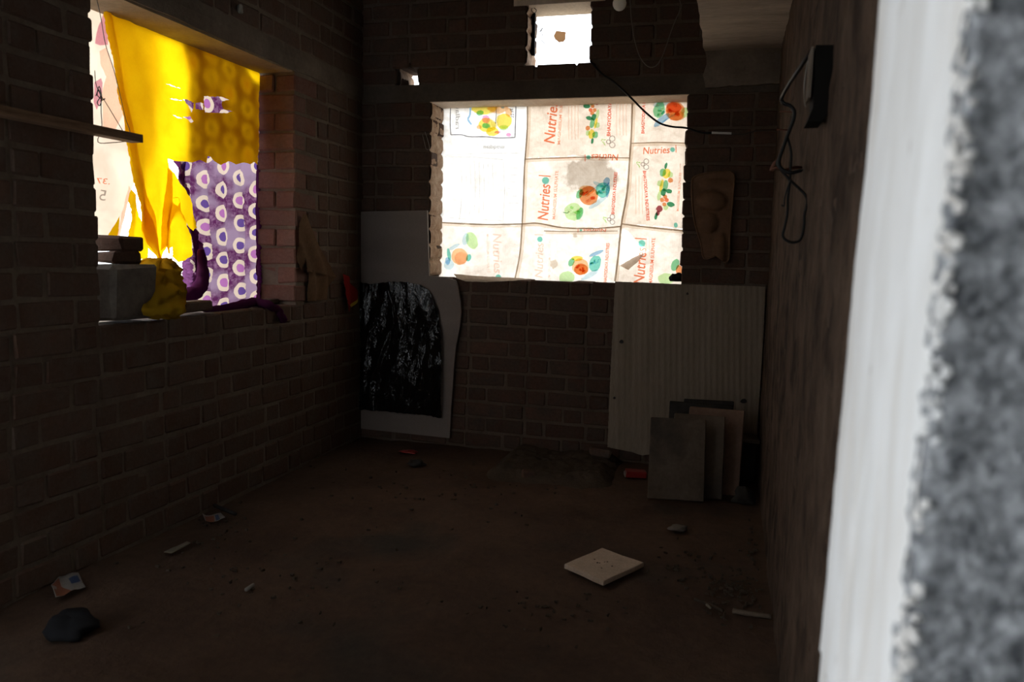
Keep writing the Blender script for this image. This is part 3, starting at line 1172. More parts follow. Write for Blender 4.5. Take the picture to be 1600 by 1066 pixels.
def fruit_tower(cx, y0, y1, par, up=True, slant=0.0):
    """heap of printed fruit: from tip y0 to base y1"""
    H = y1 - y0
    items = [(0.04, 0, 2.2, 5, 'ink_green_dark'), (0.16, -4, 5, 6, 'ink_green'), (0.18, 2, 6, 8, 'ink_yellow'), (0.20, 8, 4, 5, 'ink_green_light'), (0.30, 9, 4, 4, 'ink_orange'),
             (0.36, -7, 4, 5, 'ink_green_light'), (0.40, -4, 2.6, 10, 'ink_yellow'), (0.40, 2, 4, 9, 'ink_green'), (0.50, 8, 5, 3.4, 'ink_green_dark'), (0.52, 0, 4, 6, 'ink_green_dark'),
             (0.58, -6, 3, 8, 'ink_green_light'), (0.60, 3, 3.4, 3.4, 'ink_orange'), (0.66, -1, 3.4, 3.4, 'ink_orange'), (0.66, 6, 3.4, 3.4, 'ink_red'), (0.74, 3, 3.2, 3.2, 'ink_orange'),
             (0.74, 13, 6, 4, 'ink_green_dark'), (0.80, 6, 4, 4, 'ink_green_light'), (0.82, -4, 5, 5, 'ink_wine'), (0.90, -6, 3, 4, 'ink_wine'), (0.95, -8, 2.4, 6, 'ink_green_dark')]
    for t, dx, rx, ry, m in items:
        yy = (y0 + t * H) if up else (y1 - t * H)
        xx = cx + (dx if up else -dx) * H / 85 + slant * (t - 0.5)
        oval(xx, yy, rx * H / 85, ry * H / 85, m, par, 0.2, 'printed_fruit', 0.2, 0.006 + 0.0004 * R.random())


def trefoil(cx, cy, k, par):
    """outlined company emblem with a sprig beside it"""
    for dx, dy, r_ in ((0, -5, 4.2), (0, 5, 4.2), (-6, 0, 3.0)):
        P = [(cx + (dx + r_ * math.cos(a)) * k, cy + (dy + r_ * math.sin(a)) * k) for a in [i * math.pi / 6 for i in range(13)]]
        strip(P, 0.7, 'ink_grey', par, 'printed_emblem', 0.006)
    for i, (dx, dy) in enumerate(((-12, -3), (-14, 1), (-12, 4), (-16, -3))):
        oval(cx + dx * k, cy + dy * k, 2.2, 1.1, 'ink_green_light', par, 0.6 * i, 'printed_sprig')


# --- white sack
strip([(706, 150), (704, 190), (705, 211)], 0.8, 'ink_black', PA, 'print_border', 0.006)
strip([(705, 211), (722, 211), (734, 214), (760, 214), (780, 216), (805, 215)], 0.8, 'ink_black', PA, 'print_border', 0.006)
strip([(807, 150), (806, 185), (805, 215)], 0.9, 'ink_black', PA, 'print_border', 0.006)
for x, y, rx, ry, m in ((758, 168, 20, 12, 'ink_yellow'), (762, 196, 14, 11, 'ink_yellow'), (788, 190, 12, 12, 'ink_yellow'), (770, 206, 10, 7, 'ink_yellow'), (778, 168, 16, 10, 'ink_orange_light'),
                        (751, 177, 6, 4, 'ink_green'), (760, 187, 6, 6, 'ink_pink'), (760, 197, 6, 4, 'ink_teal'), (795, 176, 5, 7, 'ink_orange_light'), (749, 199, 4, 3, 'ink_orange_light'),
                        (795, 211, 4, 3, 'ink_pink'), (788, 200, 7, 4, 'ink_green_light'), (786, 166, 3, 4, 'ink_blue'), (778, 207, 5, 2, 'ink_pink')):
    oval(x, y, rx, ry, m, PA, 0, 'printed_fruit', 0.25, 0.006 + 0.0006 * R.random())
oval(773.5, 180, 8, 20, 'ink_cream', PA, 0, 'printed_oval', 0.02, 0.0085)
strip([(776, 165), (776, 180), (775, 194)], 0.5, 'ink_black', PA, 'print_line', 0.010)
strip([(736, 168), (735, 180), (732, 187), (737, 195)], 1.6, 'ink_blue', PA, 'print_line', 0.006)
text('radlat', 716, 184, 36, -90, 'ink_grey', PA, 0, 0.1, True, 0.006, 7)
text('madqisu', 772, 231, 32, 0, 'ink_grey', PA, 0, 0, True, 0.006, -6)
text('52 kg', 801, 177, 14, -90, 'ink_black', PA, 0, 0, True, 0.006, 5)
for P in ([(692, 245), (740, 246), (790, 250)], [(787, 252), (789, 300), (786, 345)], [(720, 250), (722, 300), (718, 344)], [(695, 243), (750, 240), (818, 240)], [(700, 340), (740, 343), (785, 345)]):
    strip(P, 0.45, 'ink_grey_pale', PA, 'print_line', 0.006)
for i in range(7):
    strip([(794, 262 + i * 11), (810, 263 + i * 11)], 0.4, 'ink_grey_pale', PA, 'print_line', 0.006)
    strip([(728 + i * 7, 256), (729 + i * 7, 300), (727 + i * 7, 338)], 0.4, 'ink_grey_pale', PA, 'print_line', 0.006)
# --- upper middle sack
nutriesol(862, 183, 84, 85, 'ink_red', PB, 17)
text('MAGNESIUM SULPHATE', 876, 182, 88, 86, 'ink_red_pale', PB, 0.012, 0, False, 0.006, 4.5)
fruit_tower(928, 146, 224, PB, False, 4)
text('BHAGYODAYA INDUSTRIES', 953, 164, 98, 88, 'ink_red_bold', PB, 0.02, 0, False, 0.006, 5.5)
small_print(889, 162, 218, PB, 4)
small_print(964, 160, 212, PB, 4)
trefoil(957, 222, 1.0, PB)
nutriesol(940, 246, 54, 180, 'ink_red', PC, 10)
strip([(858, 248), (900, 247)], 0.5, 'ink_red_pale', PC, 'print_line', 0.006)
# --- middle sack
nutriesol(851, 309, 72, 86, 'ink_red', PC, 17)
text('MAGNESIUM SULPHATE', 868, 305, 76, 86, 'ink_red_pale', PC, 0.012, 0, False, 0.006, 5)
for x, y, rx, ry, m, a in ((942, 297, 11, 12, 'ink_teal', .3), (934, 317, 17, 4, 'ink_blue_pale', -.6), (948, 284, 5, 7, 'ink_blue', .3), (936, 289, 10, 3, 'ink_blue_pale', .5), (950, 297, 3, 12, 'ink_blue', .1),
                           (920, 306, 15, 15, 'ink_orange', 0), (917, 297, 12, 7, 'ink_orange_light', .1), (906, 303, 5, 8, 'ink_green', .5), (896, 331, 14, 14, 'ink_green_light', 0), (906, 334, 5, 10, 'ink_green', .3)):
    oval(x, y, rx, ry, m, PC, a, 'printed_fruit', 0.12, 0.006 + 0.0006 * R.random())
strip([(880, 332), (887, 333), (889, 330)], 0.6, 'ink_green_dark', PC, 'printed_stalk', 0.009)
strip([(914, 306), (926, 297), (936, 289)], 0.6, 'ink_blue', PC, 'print_line', 0.009)
text('BHAGYODAYA INDUSTRIES', 960, 302, 66, 86, 'ink_red_bold', PC, 0.02, 0, False, 0.006, 5)
trefoil(957, 343, 0.85, PC)
round_fruit(920, 306, 14, PC)
round_fruit(896, 331, 13, PC, 'ink_cream', 'ink_green_light', 'ink_green_light')
round_fruit(942, 299, 11, PC, 'ink_blue', 'ink_teal', 'ink_green')
# --- upper right sack
for x, y, rx, ry, m, a in ((1030, 172, 9, 13, 'ink_green', .3), (1036, 160, 16, 6, 'ink_blue_pale', -.4), (1034, 188, 16, 5, 'ink_blue', -.7), (1055, 174, 15, 15, 'ink_orange', 0), (1058, 181, 12, 8, 'ink_orange_light', 0),
                           (1053, 168, 12, 8, 'ink_red', .2), (1070, 176, 6, 8, 'ink_green_light', 0), (1046, 184, 18, 1.0, 'ink_blue', -.6)):
    oval(x, y, rx, ry, m, PD, a, 'printed_fruit', 0.12, 0.006 + 0.0006 * R.random())
round_fruit(1055, 175, 14, PD)
round_fruit(1031, 172, 11, PD, 'ink_blue_pale', 'ink_green', 'ink_teal')
text('BHAGYODAYA INDUSTRIES', 1006, 168, 82, 88, 'ink_red_bold', PD, 0.02, 0, False, 0.006, 5)
nutriesol(1031, 235, 54, 2, 'ink_red', PD, 11)
trefoil(1010, 257, 0.9, PD)
text('BHAGYODAYA INDUSTRIES', 1010, 306, 78, -86, 'ink_red_bold', PD, 0.02, 0, False, 0.006, 5)
fruit_tower(1037, 256, 342, PD, True, -8)
small_print(994, 275, 335, PD, 3)
text('MAGNESIUM SULPHATE', 1061, 300, 60, 86, 'ink_red_pale', PD, 0.01, 0, False, 0.006, 4)
small_print(1063, 256, 275, PD, 2)
# --- lower sacks; pale inks on the left one stand for overexposure
for x, y, rx, ry, m, a in ((738, 376, 9, 14, 'ink_green_light', -.4), (728, 374, 5, 10, 'ink_blue_pale', .2), (719, 401, 13, 13, 'ink_orange_light', 0), (721, 404, 10, 10, 'ink_peach', 0), (733, 403, 4, 6, 'ink_teal', .3),
                           (702, 398, 3, 10, 'ink_teal', -.2), (702, 414, 8, 8, 'ink_blue_pale', .2), (700, 408, 4, 6, 'ink_blue', 0), (710, 386, 10, 3, 'ink_blue_pale', -.5)):
    oval(x, y, rx, ry, m, PE, a, 'printed_fruit', 0.12, 0.006 + 0.0006 * R.random())
nutriesol(778, 404, 80, -88, 'ink_faint', PE, 14)
text('MAGNESIUM SULPHATE', 763, 396, 60, -89, 'ink_faint', PE, 0.0, 0, False, 0.006, 4)
for x, y, rx, ry, m, a in ((930, 412, 9, 13, 'ink_teal', .3), (932, 396, 12, 3, 'ink_blue', -.4), (922, 430, 16, 4, 'ink_blue_pale', -.5), (907, 417, 13, 13, 'ink_orange_light', 0), (908, 421, 11, 9, 'ink_orange', 0),
                           (893, 410, 4.5, 7, 'ink_green', .5), (886, 434, 12, 10, 'ink_green_light', 0), (902, 404, 9, 4, 'ink_yellow', 0)):
    oval(x, y, rx, ry, m, PF, a, 'printed_fruit', 0.12, 0.006 + 0.0006 * R.random())
round_fruit(907, 418, 12, PF)
round_fruit(930, 411, 10, PF, 'ink_blue_pale', 'ink_teal', 'ink_blue')
text('BHAGYODAYA INDUSTRIES', 948, 412, 64, 86, 'ink_red', PF, 0.015, 0, False, 0.006, 5)
text('MAGNESIUM SULPHATE', 859, 404, 60, 88, 'ink_faint', PF, 0.0, 0, False, 0.006, 4)
nutriesol(843, 400, 70, 88, 'ink_faint', PF, 13)
nutriesol(925, 360, 46, 180, 'ink_red', PF, 5)
oval(866, 413, 6, 7, 'stain', PF, 0, 'stain', 0.4, 0.007)
oval(899, 368, 3, 4, 'stain', PF, 0, 'stain', 0.4, 0.007)
nutriesol(1001, 408, 74, 86, 'ink_red', PG, 17)
text('MAGNESIUM SULPHATE', 1019, 408, 72, 86, 'ink_red', PG, 0.008, 0, False, 0.006, 5.5)
small_print(1010, 372, 400, PG, 2)
for x, y, rx, ry, m, a in ((1055, 414, 6, 10, 'ink_green', .4), (1061, 422, 5, 8, 'ink_orange', 0), (1041, 436, 13, 9, 'ink_green_light', 0), (1056, 352, 3, 4, 'ink_teal', 0)):
    oval(x, y, rx, ry, m, PG if y > 360 else PD, a, 'printed_fruit', 0.12, 0.006 + 0.0006 * R.random())
# loose lower hem of the sacks hanging over the sill
tag(sheet('sack_hem', [(709, 428), (740, 431), (800, 434), (830, 436), (800, 439), (760, 441), (728, 440), (714, 435)], on_back(YB - 0.012),
          lambda x, y: 0.006 * nz3(x, y, .06), 'sack_cream', None, 5, 0.3, (), lambda p: (p.x, p.z)), 'frayed tan sack edge hanging over the back window sill above foam board', 'sack')
tag(lump('dark_rag', hit(1056, 436, 1, YB + 0.1), (0.035, 0.03, 0.03), 'dark_rubber', 3, 0.6), 'small dark rag on the sill corner below the sacks', 'rag')

# ---- upper vent: mortar reveal toned as lit, hanging scrap and wires
tag(slab_poly('iron_bar', [(828, 22), (836, 20), (835, 86), (828, 86)], on_back(YB + 0.09), (0, 1, 0), 0.02, 'switch_black'), 'black iron bar standing upright inside the upper vent', 'bar')
scrap = empty('hanging_scrap', hit(874, 70, 1, YB + 0.2))
tag(scrap, 'tan paper scrap with a wire hook dangling outside the upper vent', 'scrap')
adopt(slab_poly('paper', [(865, 56), (869, 48), (884, 50), (883, 62), (880, 65), (873, 66), (867, 61)], on_back(YB + 0.2), (0, 1, 0), 0.004, 'thin_paper'), scrap)
adopt(tube('wire_hook', [hit(x, y, 1, YB + 0.2) for x, y in ((881, 64), (883, 74), (886, 82), (889, 82), (890, 75), (889, 60))], 0.0012, 'grey_wire', None, 6), scrap)
adopt(tube('thread', [hit(876, 49, 1, YB + 0.2), hit(876, 35, 1, YB + 0.2), Vector((hit(876, 28, 1, YB + 0.2).x, YB + 0.2, 2.455))], 0.0006, 'grey_wire', None, 4), scrap)
tag(tube('vent_wire', [hit(x, y, 1, YB + 0.05) for x, y in ((828, 8), (834, 12), (838, 16), (836, 20), (831, 18), (832, 12), (838, 10))], 0.0022, 'dark_wire', None, 6), 'small coil of dark wire at the vent corner', 'wire')
tag(tube('vent_twig', [hit(x, y, 1, YB + 0.16) for x, y in ((842, 52), (846, 46), (848, 44), (845, 50), (848, 56), (844, 60), (851, 68))], 0.002, 'dark_wire', None, 6), 'crooked dark twig sticking out of the vent reveal', 'twig')
tag(lump('mortar_lump', Vector((-1.872, YB + 0.06, 2.070)), (0.026, 0.035, 0.030), 'brick', 8, 0.8), 'broken brick lump lying in the small wall hole', 'brick lump')

# ================================================================== left window: cloths
XC = XL - 0.185
lw = lambda x: on_left(x)


def fold(x, y):
    return 0.010 * nz3(x, y, .015) + 0.006 * nz3(x * 2.0, y * .35, .03, 5) + 0.002 * nz3(x, y, .12, 3)


peach = tag(sheet('peach_sheet', [(128, -40), (210, -40), (235, 140), (222, 250), (207, 300), (192, 345), (182, 372), (160, 378), (128, 372)], lw(XC - 0.05), fold, 'peach_sheet', None, 7, 0.6, (), lambda p: (p.y, p.z)),
            'cream and plum printed sheet hung at the far left of the left window', 'sheet')


def print_on(name, poly, mat, par, x=XC - 0.044, step=6):
    o = sheet(name, poly, lw(x), fold, mat, None, step, 0.4)
    return adopt(o, par)


print_on('plum_patch', [(160, 22), (166, 30), (166, 70), (156, 71), (148, 68), (153, 45)], 'ink_plum', peach)
print_on('plum_patch', [(148, 128), (160, 122), (162, 130), (158, 155), (150, 172), (146, 160)], 'ink_plum', peach)
print_on('peach_patch', [(155, 80), (165, 74), (182, 120), (190, 180), (180, 205), (160, 200), (158, 150), (168, 120), (158, 100)], 'ink_peach', peach)
print_on('brown_stripe', [(204, 290), (207, 295), (186, 372), (180, 372)], 'ink_peach', peach)


def left_text(body, cx, cy, L, hgt, mat, par, flip=True, ang=0):
    cu = bpy.data.curves.new('lettering', 'FONT')
    cu.body = body
    cu.resolution_u = 3
    ob = bpy.data.objects.new('lettering', cu)
    COL.objects.link(ob)
    me = bpy.data.meshes.new_from_object(ob.evaluated_get(bpy.context.evaluated_depsgraph_get()))
    bpy.data.objects.remove(ob)
    xs = [v.co.x for v in me.vertices]
    mx, k = (max(xs) + min(xs)) / 2, L / (max(xs) - min(xs))
    a = math.radians(ang)
    for v in me.vertices:
        x, y = (v.co.x - mx) * k * (-1 if flip else 1), (v.co.y - .35) * hgt / .72
        qx, qy = cx + x * math.cos(a) - y * math.sin(a), cy - x * math.sin(a) - y * math.cos(a)
        v.co = hit(qx, qy, 0, XC - 0.05) + Vector((fold(qx, qy) + 0.004, 0, 0))
    me.materials.append(M[mat])
    o = bpy.data.objects.new('printed_lettering', me)
    COL.objects.link(o)
    return adopt(o, par)


left_text('.37', 160, 283, 22, 9, 'ink_red', peach, True, -4)
left_text('5', 161, 305, 11, 17, 'ink_grey', peach, True, -10)

# ---- purple ring curtain behind the yellow cloth
def ydisp(x, y):
    base = 0.008 * nz3(x, y, .012) + 0.004 * nz3(x * 1.5, y * .5, .05, 4) + 0.0012 * nz3(x, y, .15, 6)
    t = max(0.0, min(1.0, (262 - x) / 60)) * min(1, max(0, (y + 40) / 120))
    xe = 158 + 0.20 * y                                   # folds radiating down to the knot
    base += t * 0.008 * math.sin((x - xe) * 0.21 + 0.6)
    if y > 255:
        base += 0.010 * math.sin(x * 0.24) * min(1, (y - 255) / 60)
    return base




def pleat(x, y):
    """broad faces turned to the room, short returns between them"""
    k = min(1.0, max(0.12, (y - 170) / 120))
    a = (x + 7 * math.sin(y * .011) + 6 * nz3(x, y, .016, 9)) / 27
    f = a - math.floor(a)
    v = f / 0.85 if f < 0.85 else (1 - f) / 0.15
    b = min(1.0, max(0.0, (y - 235) / 40))
    return b * (k * (0.022 * (v - .5) + 0.004 * math.sin(a * 17)) + 0.006 * nz3(x, y, .03, 2)) + (1 - b) * (ydisp(x, y) + 0.028)


purple = empty('ring_curtain', hit(345, 480, 0, XC - 0.07))
tag(purple, 'purple cotton curtain printed with cream rings, hung in folds in the left window', 'curtain')
adopt(sheet('cloth', [(263, 36), (300, 52), (340, 74), (362, 96), (384, 124), (409, 142), (410, 300), (409, 476), (390, 480), (350, 484), (318, 482), (304, 470), (290, 456), (296, 430), (292, 380), (282, 310), (277, 240), (281, 120)],
            lw(XC - 0.05), pleat, 'ring_cotton', None, 3.6, 0.4, (), lambda p: (p.y * 0.80, p.z)), purple)
adopt(sheet('side_border', [(404, 250), (411, 300), (418, 380), (428, 440), (430, 474), (414, 478), (400, 470), (402, 380)], lw(XC - 0.02),
            lambda x, y: 0.012 * math.sin(x * .9) + .006 * nz3(x, y, .05), 'purple_border', None, 3.5, 0.3), purple)
adopt(sheet('fold_border', [(273, 246), (286, 250), (297, 330), (306, 360), (316, 385), (318, 430), (306, 440), (298, 380), (286, 300)], lw(XC - 0.045),
            lambda x, y: 0.012 * math.sin(x * .8 + y * .02) + .006 * nz3(x, y, .05), 'purple_border', None, 3.5, 0.3), purple)
adopt(sheet('gathered_end', [(284, 408), (296, 402), (304, 430), (308, 455), (296, 462), (282, 458)], lw(XC - 0.03), lambda x, y: 0.01 * math.sin(x * 1.2), 'plum_pleat', None, 3, 0.3), purple)
hp = lambda pts, x: [hit(a, b, 0, x) for a, b in pts]
adopt(tube('twisted_tail', hp([(314, 390), (317, 420), (316, 440), (306, 455), (290, 463), (276, 470), (272, 474)], XL - 0.13), lambda t: 0.014 + 0.018 * math.sin(t * 2.9), 'purple_border', None, 12, 6, 0.5, 3), purple)
adopt(tube('trailing_roll', hp([(318, 484), (345, 482), (372, 477), (398, 473)], XL - 0.06) + hp([(418, 477), (432, 484)], XL - 0.0) + hp([(440, 494), (443, 502)], XL + 0.02),
           lambda t: 0.010 + 0.012 * math.sin(min(1, t * 1.3) * 2.4), 'purple_border', None, 12, 6, 0.5, 6), purple)

# ---- yellow cloth


yellow = empty('yellow_cloth', hit(250, 415, 0, XC))
tag(yellow, 'torn bright yellow cotton cloth stretched across the top of the left window', 'cloth')
tears = [[(286, 155), (294, 156), (303, 161), (302, 170), (300, 176), (293, 163)],
         [(306, 161), (312, 160), (318, 162), (318, 172), (306, 170)],
         [(319, 150), (330, 151), (345, 151), (350, 153), (357, 156), (347, 158), (346, 165), (350, 171), (363, 174), (352, 177), (330, 176), (320, 176)],
         [(286, 183), (298, 182), (303, 190), (299, 192), (293, 186)],
         [(259, 131), (268, 133), (284, 139), (270, 135)], [(264, 154), (276, 155), (285, 157), (274, 156.6)], [(269, 179), (278, 183), (285, 185), (276, 184)]]
adopt(sheet('cloth', [(154, -14), (180, -2), (206, 10), (232, 22), (250, 33), (270, 42), (300, 55), (340, 72), (375, 90), (400, 103), (407, 118), (408, 128), (405, 145), (404, 200), (402, 258),
                      (396, 253), (390, 257), (380, 254), (368, 257), (356, 252), (345, 258), (335, 252), (330, 245), (325, 244), (322, 255), (312, 250), (300, 254), (285, 252), (276, 252), (262, 248),
                      (264, 262), (275, 275), (288, 295), (299, 322), (309, 347), (310, 356), (303, 361), (294, 357), (288, 345), (280, 334), (272, 330),
                      (266, 345), (262, 385), (256, 405), (246, 408), (236, 392), (228, 370), (220, 340), (213, 300), (205, 258), (197, 210), (186, 150), (176, 95), (164, 40)],
            lw(XC), ydisp, 'yellow_cotton', None, 4, 0.7, tears, lambda p: (p.y, p.z), 3), yellow)
for poly, dx in (([(160, 0), (170, 6), (184, 80), (204, 190), (222, 270), (238, 330), (256, 402), (246, 407), (232, 375), (220, 335), (208, 262), (196, 200), (180, 110), (166, 36)], 0.010),
                 ([(206, 262), (214, 262), (228, 318), (246, 372), (257, 404), (244, 408), (232, 378), (216, 315)], 0.018), ([(262, 262), (268, 270), (266, 320), (262, 384), (256, 392), (257, 330)], 0.008)):
    adopt(sheet('fold', poly, lw(XC + dx), ydisp, 'yellow_cotton', None, 4, 0.3, (), lambda p: (p.y, p.z), 9), yellow)
adopt(sheet('torn_flap', [(268, 310), (276, 308), (292, 345), (298, 380), (300, 398), (290, 407), (276, 410), (270, 402), (262, 395), (258, 385), (264, 340)], lw(XC + 0.012),
            lambda x, y: .008 * nz3(x, y, .05) + .006 * math.sin(x * .3), 'yellow_cotton', None, 4, 0.7, [[(269, 310), (276, 309), (279, 316), (276, 322), (271, 318)], [(266, 388), (270, 386), (270, 398), (267, 402)]], lambda p: (p.y, p.z), 5), yellow)
adopt(sheet('hanging_fold', [(204, 296), (214, 308), (219, 330), (225, 360), (229, 402), (222, 404), (212, 408), (203, 418), (193, 428), (193, 400), (198, 370), (203, 340), (201, 315)], lw(XC - 0.01),
            lambda x, y: .012 * math.sin(x * .25 + y * .02) + .008 * nz3(x, y, .05), 'yellow_cotton', None, 4, 0.6, (), lambda p: (p.y, p.z), 8), yellow)
adopt(sheet('corner_fold', [(166, 372), (180, 350), (186, 338), (185, 360), (180, 380), (170, 378)], lw(XC - 0.02), lambda x, y: .006 * nz3(x, y, .05), 'yellow_cotton', None, 4, 0.4, (), lambda p: (p.y, p.z), 8), yellow)
adopt(slab_poly('patch', [(333, 183), (344, 188), (344, 200), (340, 207), (332, 205), (329, 192)], lw(XC + 0.016), (1, 0, 0), 0.002, 'rust'), yellow) if False else None

# knotted bundle of the same cloth, lying over the sill


def bundle():
    outline = [(404, 236, 254), (410, 228, 258), (418, 226, 262), (428, 216, 268), (440, 215, 272), (455, 216, 276), (470, 217, 277), (482, 218, 277), (490, 222, 272), (496, 236, 268), (498, 250, 266)]
    V, Fc, UV = [], [], []
    P = []
    for i in range(len(outline) - 1):
        for q in range(4):
            t = q / 4
            P.append([outline[i][k] + (outline[i + 1][k] - outline[i][k]) * t for k in range(3)])
    P.append(outline[-1])
    seg = 40
    n = len(P)
    for i, (y, a, b) in enumerate(P):
        t = i / (n - 1)
        xin = XL - 0.16 + 0.17 * min(1, t * 1.5)           # spills forward over the sill edge
        A, B = hit(a, y, 0, xin), hit(b, y, 0, xin)
        c = (A + B) / 2
        ry = (B - A).length / 2
        rx = 0.035 + 0.055 * math.sin(math.pi * min(1, 0.15 + t * 0.8))
        for k in range(seg):
            an = 2 * math.pi * k / seg
            q = Vector((math.cos(an) * 1.4, math.sin(an) * 1.4, t * 2.4))
            rr = 1 + 0.25 * noise.noise(q * 1.5) + 0.34 * (abs(noise.noise(q * 1.9 + Vector((4, 0, 2)))) * 2 - .5) + 0.16 * (abs(noise.noise(q * 4.5 + Vector((1, 7, 2)))) * 2 - .5)
            V.append(c + Vector((math.cos(an) * rx * rr, math.sin(an) * ry * (0.9 + 0.35 * (rr - 1)), 0.012 * noise.noise(q * 2))))
            UV.append((an * .1, t * .3))
    for i in range(n - 1):
        for k in range(seg):
            Fc.append((i * seg + k, i * seg + (k + 1) % seg, (i + 1) * seg + (k + 1) % seg, (i + 1) * seg + k))
    Fc += [tuple(range(seg)), tuple(range((n - 1) * seg, n * seg))]
    o = mk('knotted_bundle', V, Fc, 'yellow_bundle', None, True, UV)
    return adopt(fix_normals(o), yellow)


bundle()

# ---- things standing on the left sill
BR = 'loose bricks on the left sill'
SZ = LW[2]


def brick_at(px, py, x, size, rz, label, mat='brick', seed=0, tilt=0.0):
    p = hit(px, py, 0, x)
    o = block('loose_brick', p, size, mat, (tilt, 0, rz), None, 0.008, 0.005, seed)
    return tag(o, label, 'brick', BR)


brick_at(298, 486, XL - 0.045, (0.09, 0.20, 0.045), 0.05, 'flat dark brick lying on the left sill beside yellow bundle', 'brick_dusty', 6, 0.0).location.z = SZ + 0.026
o = brick_at(186, 398, XL - 0.10, (0.12, 0.135, 0.055), 0.1, 'upper of two dark bricks stacked against the left window jamb', seed=4)
o.location.z = SZ + 0.205 + 0.0445 + 0.0275
o = brick_at(183, 418, XL - 0.10, (0.13, 0.130, 0.042), -.1, 'lower of two dark bricks stacked against the left window jamb', seed=5)
o.location.z = SZ + 0.205 + 0.0225
tag(block('wood_scrap', hit(424, 471, 0, XL - 0.11), (0.035, 0.10, 0.026), 'wood_grey', (0, 0, .05), None, .003, .002, 9), 'short wooden offcut on the left sill beside right jamb', 'wood')
tag(lump('mortar_lump', Vector((XL - 0.10, 2.325, SZ + 0.205 + 0.040 + 0.055 + 0.012)), (0.03, 0.034, 0.032), 'brick', 12, 0.6), 'broken mortar lump topping the bricks at the left jamb', 'mortar')
pb = hit(187, 466, 0, XL - 0.06)
pb.z = SZ + 0.1025
tag(block('plaster_block', pb, (0.15, 0.215, 0.205), 'plaster_block', (0, 0, 0.02), None, .012, .006, 31), 'pale plaster covered block under the stacked bricks on the left sill', 'block')

# ---- plank fixed along the left wall, wires looped on its end
V, Fc = boxes([(XL + 0.002, XL + 0.055, 1.3, 2.445, 1.484, 1.512)])
plank = tag(mk('shelf_plank', V, Fc, 'wood'), 'thin brown wooden plank fixed along the left wall, its end over the window', 'plank')
tag(tube('thin_wire', hp([(150, -6), (158, 30), (165, 70), (178, 110), (188, 150), (196, 185), (203, 205), (200, 218), (192, 205), (180, 185), (165, 160), (158, 150), (150, 132), (148, 110)], XL - 0.10), 0.0014, 'dark_wire', None, 5), 'long thin dark wire looping down to the plank end', 'wire')
tag(tube('thin_wire', hp([(158, 150), (158, 175), (159, 200), (153, 222), (175, 223), (197, 221)], XL - 0.06), 0.0016, 'dark_wire', None, 5), 'dark wire tied below the plank across the window', 'wire')
tag(tube('wire_tangle', hp([(150, 150), (154, 140), (157, 150), (152, 160), (156, 165), (159, 152), (155, 135), (152, 148), (160, 156), (164, 154), (157, 158)], XL - 0.07), 0.0018, 'dark_wire', None, 5), 'small tangle of black wire beside the left jamb', 'wire')

# ---- hung cloths on the left wall
tan = empty('tan_cloth', hit(500, 470, 0, XL + 0.02))
tag(tan, 'brown tan cloth hung from a nail on the left wall by the corner', 'cloth')
mat_rough('tan_cotton', (0.16, 0.092, 0.05, 1), (0.23, 0.135, 0.075, 1), 9, 80, 0.3, 0.002, 0.95)
adopt(sheet('drape', [(472, 334), (480, 336), (488, 356), (500, 384), (513, 410), (525, 434), (511, 430), (479, 424), (476, 404), (472, 422), (465, 404), (466, 370)], lw(XL + 0.030),
            lambda x, y: 0.006 * math.sin(x * .3 - y * .1) + .004 * nz3(x, y, .08), 'tan_cotton', None, 4, 0.3), tan)
adopt(sheet('under_fold', [(484, 420), (523, 433), (516, 448), (511, 452), (511, 468), (498, 470), (482, 471)], lw(XL + 0.020), lambda x, y: 0.010 * math.sin(x * .35) + .004 * nz3(x, y, .08), 'tan_cotton', None, 4, 0.3), tan)
mat_rough('red_cotton', (0.33, 0.02, 0.02, 1), (0.42, 0.03, 0.025, 1), 9, 80, 0.3, 0.002, 0.9)
red = empty('red_cloth', hit(550, 480, 0, XL + 0.02))
tag(red, 'small red pointed cloth with yellow trim in the dark left corner', 'cloth')
adopt(sheet('drape', [(538, 428), (543, 432), (553, 448), (560, 462), (556, 470), (550, 480), (543, 488), (541, 465)], lw(XL + 0.025), lambda x, y: 0.01 * math.sin(x * .5), 'red_cotton', None, 3.5, 0.3), red)
adopt(sheet('trim', [(560, 460), (561, 466), (551, 480), (549, 477), (557, 467)], lw(XL + 0.032), lambda x, y: 0.01 * math.sin(x * .5), 'yellow_trim', None, 3, 0.2), red)

# ================================================================== back wall: boards, film, tray
foam = tag(slab_poly('foam_board', [(566, 331), (620, 330), (669, 329), (671, 400), (672, 431), (700, 434), (713, 438), (717, 448), (721, 470), (722, 488), (720, 510), (714, 540), (711, 570), (709, 600), (706, 640), (704, 684), (640, 677), (566, 669)],
                     on_back(YB - 0.012), (0, -1, 0), 0.018, 'foam'), 'white foam board with a wavy cut edge fixed in the back left corner', 'board')


def crumple(x, y):
    v = 0.0
    for k, a in ((0.022, 0.014), (0.055, 0.006), (0.12, 0.0028)):
        v += a * (1 - 2 * abs(nz3(x * 1.7 + y * .25, y * .38, k, k * 90)))
    return v


tag(sheet('polythene_sheet', [(563, 441), (580, 444), (610, 440), (640, 441), (660, 445), (672, 455), (683, 482), (690, 520), (691, 560), (690, 653), (655, 648), (600, 642), (563, 640), (565, 540)], on_back(YB - 0.045),
          crumple, 'black_polythene', None, 3.2, 0.6, (), None, 11, True), 'crumpled glossy black polythene sheet pinned over the white foam board', 'plastic sheet')

